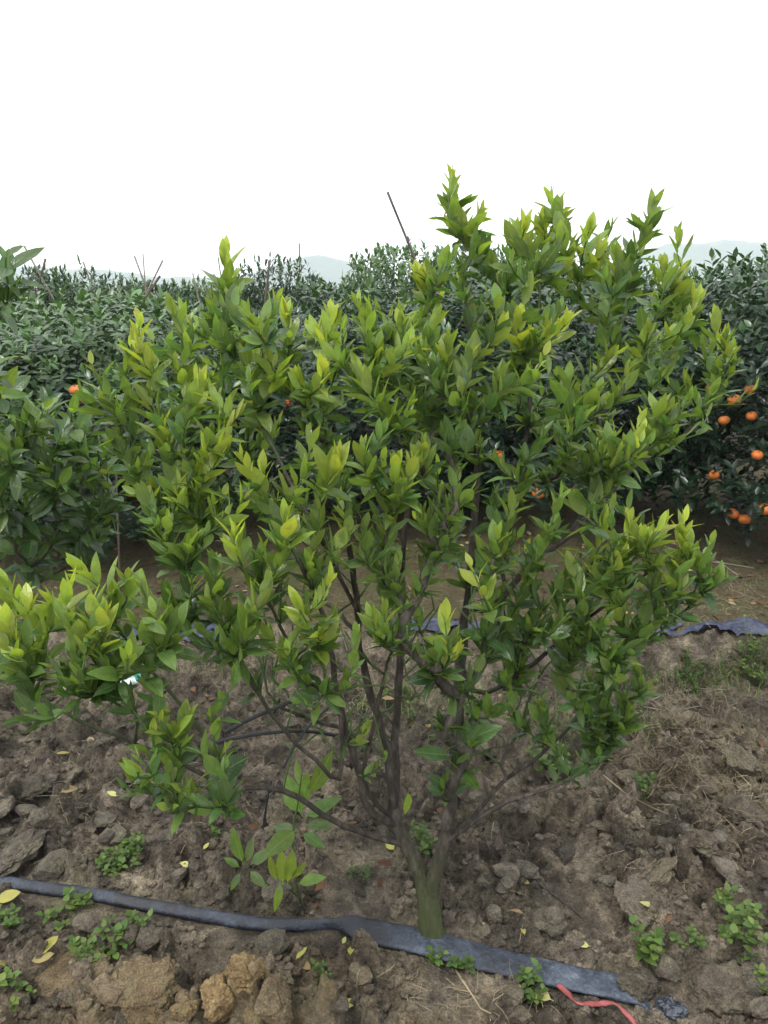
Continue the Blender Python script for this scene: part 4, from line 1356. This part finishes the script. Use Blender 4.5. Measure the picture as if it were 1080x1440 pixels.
# ------------------------------------------------------------------ plastic film along the bank, scraps
def film(x0, x1, ybase, depth, label, seed, mat=M_FILM, name='mulch_film', amp=.02, drape=.0):
    n, m = max(12, int((x1 - x0) / .012)), 22
    V = []
    c = Vector(((x0 + x1) / 2, ybase, gz((x0 + x1) / 2, ybase)))
    for j in range(m):
        for i in range(n):
            u, v = i / (n - 1), j / (m - 1)
            x = x0 + (x1 - x0) * u
            e = float(edge_y(np.array(x)))
            ragged = .05 * mnoise.noise(Vector((x * 4, seed, 0))) + .012 * mnoise.noise(Vector((x * 40, seed, 2)))
            y = e + ybase - 2.75 + (v - .5) * depth + (ragged if v < .5 else -ragged) * abs(v - .5) * 2
            zg = max(gz(x + dx, y + dy) for dx in (-.012, 0, .012) for dy in (-.012, 0, .012))
            wr = amp * (abs(mnoise.noise(Vector((x * 5, y * 17, seed)))) + .5 * abs(mnoise.noise(Vector((x * 14, y * 40, seed)))))
            V.append((x - c.x, y - c.y, zg - c.z + .004 + wr))
    ii = np.arange(n * m).reshape(m, n)
    F = np.stack([ii[:-1, :-1], ii[:-1, 1:], ii[1:, 1:], ii[1:, :-1]], -1).reshape(-1, 4)
    keep = []
    for f in F:
        p = V[f[0]]
        keep.append(mnoise.noise(Vector(((p[0] + c.x) * 4.5, (p[1] + c.y) * 11, seed + 4))) > -.30)
    o = link(name, np_mesh(name, np.array(V), F[np.array(keep)]), None, mat)
    o.location = c
    tag(o, label, 'plastic film')


film(.95, 1.95, 2.80, .095, 'torn bluish plastic mulch film along the bank under the fruiting mandarin tree', 1.0)
film(-.02, .62, 2.80, .08, 'grey plastic mulch film glimpsed between the upright stems of the young tree', 2.0)
film(-1.05, -.62, 2.80, .13, 'dark blue plastic mulch film behind the low spreading branches', 3.0)


def crumple(name, loc, size, label, cat, mat, seed, squash=.5, extra=None):
    bm = bmesh.new()
    bmesh.ops.create_icosphere(bm, subdivisions=4, radius=1)
    for v in bm.verts:
        n = mnoise.ridged_multi_fractal(v.co * 1.3 + Vector((seed, 0, 0)), .8, 2.1, 4, .9, 2.0)
        v.co = v.co * (0.55 + .28 * n)
        v.co = Vector((v.co.x * size[0], v.co.y * size[1], v.co.z * size[2] * squash))
    me = bpy.data.meshes.new(name); bm.to_mesh(me); bm.free()
    o = link(name, me, None, mat)
    o.location = loc
    if label: tag(o, label, cat)
    return o


gp = G(178, 968)
wrap = crumple('plastic_wrapper', gp + Vector((0, 0, .02)), (.055, .03, .05), 'crumpled pale plastic wrapper with a teal corner behind the low branches', 'wrapper', M_PLAST, 3.0, .8)
w2 = crumple('printed_corner', Vector((.045, .01, .012)), (.025, .02, .03), None, None, M_TEAL, 6.0, .8); w2.parent = wrap
crumple('film_scrap', G(942, 1424) + Vector((0, 0, .006)), (.040, .034, .03), 'crumpled black plastic film scrap past the buried hose end', 'plastic film', M_SCRAP, 9.0, .7)


def ribbon(pxs, w, label):
    pts = [G(*p) + Vector((0, 0, .020 + .006 * math.sin(i * 1.9))) for i, p in enumerate(pxs)]
    base = pts[0].copy()
    path = []
    for i in range(len(pts) - 1):
        a, b = pts[i], pts[i + 1]; pa, nb = pts[max(i - 1, 0)], pts[min(i + 2, len(pts) - 1)]
        for k in range(8):
            t = k / 8
            path.append(0.5 * ((2 * a) + (b - pa) * t + (2 * pa - 5 * a + 4 * b - nb) * t * t + (3 * a - pa - 3 * b + nb) * t ** 3))
    path.append(pts[-1])
    V, F, n = [], [], len(path)
    for i, p in enumerate(path):
        t = (path[min(i + 1, n - 1)] - path[max(i - 1, 0)]).normalized()
        s = Vector((-t.y, t.x, 0)).normalized()
        a = .5 * math.sin(i * .33) + .35 * mnoise.noise(Vector((i * .4, 1, 1)))
        d = s * math.cos(a) + Vector((0, 0, 1)) * math.sin(a)
        ww = w * (1 + .3 * mnoise.noise(Vector((i * .5, 7, 0))))
        for u in (-1, -.35, .35, 1):
            V.append(p - base + d * u * ww + Vector((0, 0, .0025 * (1 - abs(u)))))
        for u in (1, .35, -.35, -1):
            V.append(p - base + d * u * ww + Vector((0, 0, .0025 * (1 - abs(u)) - .0012)))
    for i in range(n - 1):
        for k in range(8):
            F.append((i * 8 + k, i * 8 + (k + 1) % 8, (i + 1) * 8 + (k + 1) % 8, (i + 1) * 8 + k))
    o = link('plastic_tape', np_mesh('plastic_tape', np.array([tuple(v) for v in V]), np.array(F)), None, M_RED)
    o.location = base
    tag(o, label, 'tape')


ribbon([(784, 1396), (796, 1412), (812, 1420), (840, 1422), (862, 1428), (880, 1438), (895, 1452)], .0055, 'strip of faded red plastic tape lying on the soil below the hose')


# ------------------------------------------------------------------ clods and stones
def clod_mesh(seed, sub=2, flat=.62, rough=.34):
    bm = bmesh.new()
    bmesh.ops.create_icosphere(bm, subdivisions=sub, radius=1)
    s = Vector((seed * 3.7, seed * 1.3, -seed))
    # planar cuts give broken faces
    rr = random.Random(seed)
    planes = [(Vector((rr.gauss(0, 1), rr.gauss(0, 1), rr.gauss(0, .8))).normalized(), rr.uniform(.55, .85)) for _ in range(7)]
    for v in bm.verts:
        d = v.co.normalized()
        r = 1 + rough * mnoise.noise(d * 1.4 + s) + rough * .5 * mnoise.noise(d * 3.2 + s) + rough * .22 * mnoise.noise(d * 7 + s)
        for n, k in planes:
            c = d.dot(n)
            if c > 1e-3: r = min(r, k / c * (1 + .05 * mnoise.noise(d * 6 + s)))
        if sub > 3:
            r *= 1 + .16 * (mnoise.ridged_multi_fractal(d * 2.6 + s, .9, 2.1, 5, .9, 2.0) - 1.0) + .05 * mnoise.noise(d * 19 + s)
        v.co = Vector((d.x * r, d.y * r, d.z * r * flat))
    bm.normal_update()
    for f in bm.faces: f.smooth = sub > 2
    me = bpy.data.meshes.new('soil_clod'); bm.to_mesh(me); bm.free()
    me.materials.append(M_SOIL_CLOD)
    return me


def clod_soil():
    """the soil of the clods: the same earth, its clay tint from a per-object value"""
    t = NT('clod_soil')
    geo = t.new('ShaderNodeNewGeometry'); pos = geo.outputs['Position']
    oi = t.new('ShaderNodeObjectInfo')
    sep = t.new('ShaderNodeSeparateColor'); t.l.new(oi.outputs['Color'], sep.inputs[0])
    mid = t.noise(pos, 22, 5, 0.65, 0.4); fine = t.noise(pos, 95, 5, 0.7); grit = t.noise(pos, 260, 3, .7)
    base = t.ramp(mid, [(0.28, (0.043, 0.037, 0.029)), (0.48, (0.094, 0.080, 0.063)), (0.62, (0.150, 0.129, 0.102)), (0.8, (0.235, 0.204, 0.164))])
    sp = t.ramp(fine, [(0.3, (0.65, 0.63, 0.61)), (0.52, (1.0, 1.0, 1.0)), (0.75, (1.3, 1.28, 1.22))])
    och = t.ramp(mid, [(0.28, (0.115, 0.075, 0.034)), (0.55, (0.225, 0.155, 0.074)), (0.8, (0.32, 0.24, 0.125))])
    base = t.mix(sep.outputs[0], base, och)
    base = t.mix(t.math('MULTIPLY', sep.outputs[1], t.math('MULTIPLY', t.math('SUBTRACT', mid, .45), 4., clamp=True)), base, (0.045, 0.055, 0.018, 1))
    base = t.mix(1.0, base, sp, 'MULTIPLY')
    gr = t.ramp(grit, [(0.32, (0.5, 0.49, 0.48)), (0.5, (1.0, 1.0, 1.0)), (0.70, (1.6, 1.57, 1.5))])
    base = t.mix(1.0, base, gr, 'MULTIPLY')
    v = t.new('ShaderNodeHueSaturation'); t.l.new(base, v.inputs['Color']); t.l.new(t.math('ADD', .55, sep.outputs[2]), v.inputs['Value'])
    h = t.math('ADD', mid, t.math('ADD', t.math('MULTIPLY', fine, .6), t.math('MULTIPLY', grit, .2)))
    b = t.bsdf(v.outputs[0], .85, .3, t.bump(h, 1.0, .014))
    t.l.new(b.outputs[0], t.out.inputs['Surface'])
    return t.m


M_SOIL_CLOD = clod_soil()
CLODS = [clod_mesh(k + 1, 2) for k in range(10)]
BIGCLODS = [clod_mesh(40 + k, 5, .5 if k % 2 else .7, .42) for k in range(6)]


def ochre_at(x, y):
    o = float(soil_masks(np.array([x]), np.array([y]))[0][0])
    return min(1.0, o * max(0, .55 + 1.2 * float(fbm(np.array([x]), np.array([y]), 9, 3)[0])))


def put_clod(me, p, r, parent, name, sink=.35, flatten=1.0, och=None, val=None):
    o = link(name, me, parent)
    o.location = p + Vector((0, 0, r * (.5 - sink)))
    o.rotation_euler = (R.gauss(0, .25), R.gauss(0, .25), R.uniform(0, 6.28))
    o.scale = (r * R.uniform(.8, 1.25), r * R.uniform(.75, 1.1), r * flatten * R.uniform(.8, 1.2))
    o.color = (ochre_at(p.x, p.y) if och is None else och, R.random() * .7, R.uniform(.25, .62) if val is None else val, 1)
    return o


BIG = [  # pixel, radius, flatness, ochre, tone, label
    (905, 1272, .055, .45, .05, .75, 'pale flat clay slab with a yellow leaf on it, beside the tall weed', 'clay_slab'),
    (925, 1232, .042, .6, .15, .7, 'long pale clay slab propped just behind the flat slab', 'clay_slab'),
    (1015, 1405, .075, .7, .1, .5, 'large smooth-sided clay block at the bottom corner below the leafy weed', 'clay_block'),
    (897, 1396, .046, 1.5, .05, .42, 'dark earth lump covering the end of the hose', 'earth_lump'),
    (25, 1205, .062, .4, .0, .62, 'broad flat earth slab above the hose by the picture edge', 'clay_slab'),
    (90, 1385, .085, .42, .55, .5, 'long slanting clay plate at the bottom edge below the leafy weed', 'clay_slab'),
    (205, 1400, .060, .75, .6, .5, 'blocky clay lump next to the slanting clay plate', 'earth_lump'),
    (345, 1372, .050, .95, .95, .6, 'tall ochre clay lump, topmost of the heap at the bottom edge', 'clay_lump'),
    (315, 1408, .052, .85, .95, .6, 'knobbly ochre clay lump in front of the topmost one', 'clay_lump'),
    (262, 1428, .040, .8, .9, .55, 'small ochre clay lump at the foot of the heap', 'clay_lump'),
    (385, 1420, .045, .8, .5, .4, 'greyish brown clay lump on the shaded side of the ochre heap', 'clay_lump'),
    (795, 1205, .034, .8, .0, .18, 'round dark clod alone in the bare patch beside the lowest branch', 'earth_clod'),
    (1050, 1150, .065, .9, .1, .4, 'big dark clod at the picture edge above the leafy weed', 'earth_clod'),
    (985, 1190, .060, .8, .15, .45, 'upright broken clod among dry straw', 'earth_clod'),
    (1040, 1075, .055, .6, .1, .55, 'broad clod at the picture edge below the grassy bank', 'earth_clod'),
    (45, 1115, .050, .8, .05, .3, 'mossy dark clod under the low spreading branches', 'earth_clod'),
]
for k, (px, py, r, fl, oc, tone, label, nm) in enumerate(BIG):
    o = put_clod(BIGCLODS[k % 6], G(px, py), r, None, nm, .10 if nm == 'earth_lump' else .30, fl, oc, tone - .15)
    tag(o, label, 'clod', 'large clods and clay slabs', 'thing')
    o.data = o.data
    if nm in ('clay_slab',):
        o.scale[0] *= 1.35

small, count = [], 0
while count < 280:
    px, py = R.uniform(-20, 1100), R.choice([R.uniform(980, 1440), R.uniform(1080, 1440)])
    p = G(px, py)
    if float(hose_dist(np.array(p.x), np.array(p.y))) < .055 or float(smooth_mask(np.array(p.x), np.array(p.y))) > .4: continue
    if (p.x - TRUNK_XY.x) ** 2 + (p.y - TRUNK_XY.y) ** 2 < .006: continue
    dens = .35 + .65 * (px < 330) + .5 * (px > 650)
    if R.random() > dens: continue
    r = .011 + .036 * R.random() ** 2.2
    put_clod(R.choice(CLODS), p, r, ground, 'soil_clod', .45, R.uniform(.7, 1.0)); count += 1
# crumbs too small to pick apart
cv = [(np.array([tuple(v.co) for v in me.vertices]), np.array([tuple(p.vertices) for p in me.polygons])) for me in [clod_mesh(80 + k, 1, .8, .5) for k in range(5)]]
Vs, Fs, Ds, off = [], [], [], 0
for k in range(13000):
    px, py = R.uniform(-40, 1120), 930 + 520 * R.random() ** .8
    d = ray(px, py); s_ = (0 - CAMZ) / d.z
    x, y = d.x * s_, d.y * s_
    if y > 3.05 or float(hose_dist(np.array(x), np.array(y))) < .04: continue
    if float(smooth_mask(np.array(x), np.array(y))) > .5 and R.random() < .85: continue
    r = .0026 + .0125 * R.random() ** 3.0
    V, F = cv[k % 5]
    a = R.uniform(0, 6.28); ca, sa = math.cos(a), math.sin(a)
    W = V * r * np.array([R.uniform(.8, 1.3), 1, R.uniform(.7, 1.1)])
    W = np.stack([W[:, 0] * ca - W[:, 1] * sa, W[:, 0] * sa + W[:, 1] * ca, W[:, 2]], -1) + np.array([x, y, gz(x, y) + r * .25])
    Vs.append(W); Fs.append(F + off); off += len(W)
cme = np_mesh('soil_crumbs', np.concatenate(Vs), np.concatenate(Fs), False)
allv = np.concatenate(Vs)
point_attr(cme, 'soildata', soil_masks(allv[:, 0], allv[:, 1]))
crumbs = link('soil_crumbs', cme, ground, M_SOIL)
tag(crumbs, kind='stuff')


# ------------------------------------------------------------------ dry straw, litter, ground grass
def strands(name, n, sampler, mat, label, lo, hi, w, lift, curve, seed, attr=None, upright=False):
    r = random.Random(seed)
    Vs, Fs, D, off = [], [], [], 0
    for k in range(n):
        q = sampler(r)
        if q is None: continue
        x, y = q
        L = r.uniform(lo, hi); a = r.uniform(0, 6.28); nseg = 3
        el = r.uniform(.7, 1.3) if upright else r.gauss(.12, .15)
        px, py, pz = x, y, gz(x, y) + (0 if upright else r.uniform(.001, lift))
        ww = w * r.uniform(.6, 1.4)
        age = r.random()
        for s in range(nseg + 1):
            e = ww * (1 - .75 * s / nseg)
            Vs += [(px - math.sin(a) * e, py + math.cos(a) * e, pz), (px + math.sin(a) * e, py - math.cos(a) * e, pz + e * .4)]
            D += [(age, r.random(), 0)] * 2
            st = L / nseg
            px += math.cos(a) * math.cos(el) * st; py += math.sin(a) * math.cos(el) * st; pz += math.sin(el) * st
            if not upright: pz = max(pz, gz(px, py) + .001)
            el -= curve * r.uniform(.4, 1.4); a += r.gauss(0, .25)
        for s in range(nseg):
            b = off + s * 2
            Fs.append((b, b + 1, b + 3, b + 2))
        off += (nseg + 1) * 2
    me = np_mesh(name, np.array(Vs), np.array(Fs))
    if attr: point_attr(me, attr, np.array(D))
    o = link(name, me, None, mat)
    return tag(o, label, None, None, 'stuff')


def patch_sampler(patches):
    tot = sum(p[4] for p in patches)

    def f(r):
        k = r.uniform(0, tot)
        for (px, py, rx, ry, w) in patches:
            k -= w
            if k <= 0: break
        p = G(px + r.gauss(0, rx), py + r.gauss(0, ry))
        if float(hose_dist(np.array(p.x), np.array(p.y))) < .05: return None
        return p.x, p.y
    return f


strands('dry_straw', 3600, patch_sampler([(470, 985, 60, 25, 3), (330, 925, 60, 20, 2), (930, 985, 50, 15, 3), (1000, 1090, 70, 60, 6), (700, 960, 120, 30, 2), (60, 960, 50, 25, 2), (980, 1010, 60, 30, 2), (600, 1090, 300, 60, 1.5), (200, 1100, 120, 60, 1.2), (700, 1400, 80, 30, .6), (950, 850, 90, 25, 5), (1040, 830, 40, 25, 3), (500, 830, 120, 25, 3)]),
        M_STRAW, 'dry straw and dead grass strewn over the soil', .015, .075, .00065, .012, .14, 3)
strands('ground_grass', 1700, patch_sampler([(1050, 945, 35, 16, 4), (990, 960, 30, 12, 2), (780, 1000, 60, 30, 2), (560, 985, 50, 18, 1.6), (250, 940, 60, 14, 1.6), (640, 1005, 50, 18, 1.6), (880, 1025, 40, 10, 1), (400, 925, 60, 12, 1), (120, 960, 60, 14, 1), (920, 960, 30, 10, 1)]),
        M_WEED, 'short green grass and creeping weeds at the foot of the bank', .02, .075, .0016, .01, .45, 7, 'leafdata', True)


def litter():
    r = random.Random(3)
    L = []
    for k in range(1500):
        x, y = r.uniform(-2.6, 3.0), r.uniform(2.9, 5.0)
        if r.random() < .09:
            x, y = r.uniform(-1.2, 1.5), r.uniform(1.4, 2.9)
        z = gz(x, y) + .006
        a = r.uniform(0, 6.28)
        L.append((leaf_matrix(Vector((x, y, z)), Vector((math.cos(a), math.sin(a), r.gauss(.1, .15))), Vector((r.gauss(0, .3), r.gauss(0, .3), 1)), r.uniform(.022, .05), 1.1), 0, r.random() ** 1.5, r.random(), 0))
    o = link('leaf_litter', join_leaves('leaf_litter', L, M_LITTER, [FAR_LEAF]))
    tag(o, 'brown dead leaf litter under the trees', kind='stuff')


litter()

# ------------------------------------------------------------------ weeds
def weed(px, py, rad, n_stem, hgt, leaf, age, label, seed, spread=1.0):
    r = random.Random(seed)
    base = G(px, py)
    t = empty('weed', base)
    tag(t, label, 'weed', 'green weeds in the soil')
    L, st = [], []
    for k in range(n_stem):
        a = r.uniform(0, 6.28); q = rad * math.sqrt(r.random()) * spread
        s0 = Vector((math.cos(a) * q * .6, math.sin(a) * q * .6, 0))
        e0 = Vector((math.cos(a) * q, math.sin(a) * q, 0))
        s0.z = gz(base.x + s0.x, base.y + s0.y) - base.z - .004
        e0.z = gz(base.x + e0.x, base.y + e0.y) - base.z
        top = e0 + Vector((r.gauss(0, .008), r.gauss(0, .008), hgt * r.uniform(.5, 1.1)))
        mid = (s0 + top) / 2 + Vector((0, 0, hgt * .15))
        st.append(tube([s0, mid, top], [.0013, .0011, .0007], 5))
        phi = r.uniform(0, 6.28)
        m = r.randint(4, 7)
        for j in range(m):
            f = j / (m - 1)
            p = top.lerp(mid, f * .9)
            phi += 2.4
            op = math.radians(40 + 45 * f + r.gauss(0, 10))
            d = Vector((math.cos(phi) * math.sin(op), math.sin(phi) * math.sin(op), math.cos(op)))
            L.append((leaf_matrix(p, d, Vector((-d.x * .4, -d.y * .4, 1)), leaf * r.uniform(.45, 1.0), r.uniform(.85, 1.15)), 0, float(np.clip(age + r.gauss(0, .15) - .15 * f, 0, 1)), r.random(), 0))
    link('stem', tubes_mesh('weed_stem', st, M_WEEDSTEM, False), t)
    f = link('foliage', join_leaves('weed_foliage', L, M_WEED, [WEED_LEAF]), t)
    tag(f, kind='stuff')


for k, w in enumerate([
    (172, 1222, .060, 26, .035, .022, .55, 'dense low weed mat just behind the hose, below the low branches'),
    (190, 1200, .035, 14, .04, .020, .5, 'small round weed tuft at the back of the dense mat behind the hose'),
    (98, 1292, .045, 12, .035, .026, .65, 'broad-leaved weed touching the near side of the hose'),
    (142, 1335, .062, 24, .03, .026, .62, 'largest leafy weed patch in front of the hose'),
    (192, 1300, .025, 6, .03, .022, .6, 'thin weed sprig beside the largest weed patch'),
    (905, 1352, .028, 12, .075, .028, .55, 'tall weed with drooping leaves standing behind the buried hose end'),
    (1040, 1322, .055, 18, .045, .028, .6, 'leafy weed by the picture edge above the large clay block'),
    (1025, 1290, .035, 8, .04, .026, .6, 'sparse weed just behind the leafy weed at the picture edge'),
    (965, 1332, .030, 10, .03, .018, .5, 'fine-leaved weed between the pale slab and the leafy weed'),
    (742, 1398, .024, 8, .04, .026, .45, 'dark green weed beside the yellow leaf below the hose'),
    (606, 1356, .018, 5, .03, .022, .55, 'tiny seedling under the hose in line with the trunk'),
    (648, 1362, .020, 5, .03, .024, .45, 'small seedling under the hose just past the trunk'),
    (508, 1238, .030, 9, .03, .014, .3, 'small spiky weed on bare soil between sapling and trunk'),
    (445, 1382, .028, 7, .025, .018, .45, 'small weed between the fallen leaves below the pinched hose'),
    (905, 1108, .040, 14, .03, .022, .45, 'low weed tuft on the earth heap below the drooping branches'),
    (594, 1192, .040, 14, .045, .022, .45, 'weed growing in the fork behind the trunk'),
    (775, 1080, .075, 26, .05, .026, .55, 'weed patch in the shade of the lowest branches'),
    (842, 1058, .050, 16, .045, .024, .5, 'weed tuft under the tips of the drooping branches'),
    (12, 1300, .030, 8, .03, .024, .55, 'weed at the picture edge just below the hose'),
    (14, 1412, .040, 12, .03, .024, .7, 'bright weed in the bottom corner beside the slanting clay plate'),
    (300, 1172, .020, 5, .02, .016, .5, 'tiny weed beside the low branch and the sapling'),
    (560, 985, .070, 20, .03, .018, .6, 'weed patch seen between the upright stems'),
    (655, 1000, .060, 18, .03, .018, .6, 'weed patch behind the leafy shoot on the straight stem'),
    (1062, 1388, .022, 7, .03, .022, .6, 'weed squeezed between the clay block and the picture edge'),
    (1058, 950, .080, 26, .09, .024, .55, 'tall weeds overhanging the film-edged bank'),
    (965, 965, .060, 16, .05, .022, .4, 'weeds at the foot of the bank beside the dry twigs'),
]):
    weed(*w, seed=100 + k)

# ------------------------------------------------------------------ fallen leaves
DEADM = []
for k in (0, 2, 5, 4):
    me = LEAFS[k][0].copy(); me.name = 'fallen_leaf'
    me.materials.clear(); me.materials.append(M_DEAD)
    DEADM.append(me)
for k, (px, py, ang, L, age, label) in enumerate([
    (262, 1221, 2.9, .042, .92, 'pale yellow leaf on dark soil between the weed mat and the sapling'),
    (290, 1196, 1.0, .024, .8, 'small yellow leaf just behind the pale yellow leaf near the sapling'),
    (548, 1194, 2.2, .045, .78, 'yellow leaf lying against the foot of the low branch'),
    (494, 1340, 1.5, .044, .72, 'yellow-green leaf standing out just below the wide end of the pinched hose'),
    (484, 1328, 1.2, .022, .95, 'small pale leaf tucked under the hose edge'),
    (424, 1350, .8, .036, .76, 'yellow-green leaf beside a brown one below the pinched hose'),
    (430, 1362, 2.4, .036, .42, 'tan curled leaf beside the yellow-green one below the pinched hose'),
    (428, 1322, 1.4, .026, .8, 'small pale leaf upright just below the pinch of the hose'),
    (490, 1419, .2, .044, .74, 'yellow leaf near the bottom edge below the pinched hose'),
    (816, 1336, 3.0, .046, 1.0, 'large pale yellow leaf just behind the hose on the bare patch'),
    (758, 1406, 2.6, .062, .98, 'long pale yellow leaf beside the red tape'),
    (728, 1388, 1.9, .030, .45, 'curled tan leaf beside the dark green weed below the hose'),
    (912, 1279, 2.6, .046, .95, 'narrow yellow leaf lying on the pale flat slab'),
    (12, 1268, .2, .062, .62, 'long olive leaf by the picture edge under the hose'),
    (66, 1334, 1.2, .070, .66, 'long folded yellow leaf standing beside the largest weed patch'),
    (98, 1112, .7, .055, .40, 'tan leaf propped on the mossy clod under the low branches'),
    (88, 1062, .1, .045, .50, 'pale dry leaf on clods under the low branches, behind the tan one'),
    (160, 1124, 2.9, .038, .9, 'pale yellow leaf in front of the white dry grass'),
    (602, 1024, 1.5, .045, .35, 'pinkish dead leaf seen between the stems'),
    (738, 1246, 2.6, .030, .30, 'thin brown leaf on the bare patch right of the trunk'),
    (1012, 1258, .9, .038, .42, 'tan leaf near the sparse weed at the picture edge'),
    (675, 1310, .8, .032, .4, 'pale curled leaf just behind the hose beside the trunk'),
    (60, 1352, .4, .05, .4, 'tan crumpled leaf at the foot of the long folded yellow leaf'),
    (5, 1362, .9, .035, .5, 'orange-tan leaf at the picture edge above the bottom weed'),
    (735, 1317, 1.7, .03, .62, 'olive leaf scrap on the bare patch left of the large pale leaf'),
]):
    p = G(px, py)
    o = link('fallen_leaf', DEADM[k % 4])
    d = Vector((math.cos(ang), math.sin(ang), .12))
    o.matrix_world = leaf_matrix(p + Vector((0, 0, .009)) - d * L * .5, d, Vector((R.gauss(0, .3), -.25 + R.gauss(0, .2), 1)), L, R.uniform(1.0, 1.25))
    o.color = (age, R.random(), .4, 1)
    tag(o, label, 'leaf', 'fallen leaves on the soil')

# ------------------------------------------------------------------ twigs on the ground
def ground_twig(pxs, r, label, mat=None):
    pts = [G(*p) + Vector((0, 0, r * .8)) for p in pxs]
    base = pts[0].copy()
    o = link('twig', tubes_mesh('twig', [tube([p - base for p in pts], [r * (1 - .1 * i) for i in range(len(pts))], 6, [(0, 0, 0)] * len(pts), True, .25)], mat or M_BARK))
    o.location = base
    tag(o, label, 'twig', 'loose twigs on the soil')


ground_twig([(745, 1236), (762, 1250), (785, 1266), (805, 1282), (818, 1292)], .0036, 'dark dead twig lying on the bare patch right of the trunk')
ground_twig([(640, 1366), (652, 1384), (664, 1402), (676, 1424), (690, 1432)], .0028, 'brown twig below the hose under the small seedling', M_STRAW)
ground_twig([(694, 1408), (712, 1400), (728, 1392)], .0018, 'thin straw-coloured stick beside the dark green weed', M_STRAW)
ground_twig([(848, 1092), (880, 1118), (915, 1140), (950, 1152)], .0022, 'pale stick on the earth heap near the low weed tuft', M_STRAW)
ground_twig([(900, 992), (935, 978), (980, 972), (1020, 975)], .0030, 'grey stick at the foot of the bank in front of the film', M_STAKE)
ground_twig([(905, 1000), (940, 1004), (985, 996)], .0026, 'grey stick crossing in front of the longer stick at the bank', M_STAKE)
for a, b, lab in [((960, 790), (1060, 800), 'long dry grey twig in the litter under the fruiting mandarin tree'), ((985, 778), (1040, 812), 'grey twig crossing the long dry twig under the fruiting mandarin tree'), ((940, 760), (985, 795), 'short grey twig closest to the young tree under the fruiting mandarin tree')]:
    ground_twig([a, ((a[0] + b[0]) / 2, (a[1] + b[1]) / 2 - 3), b], .004, lab, M_STAKE)
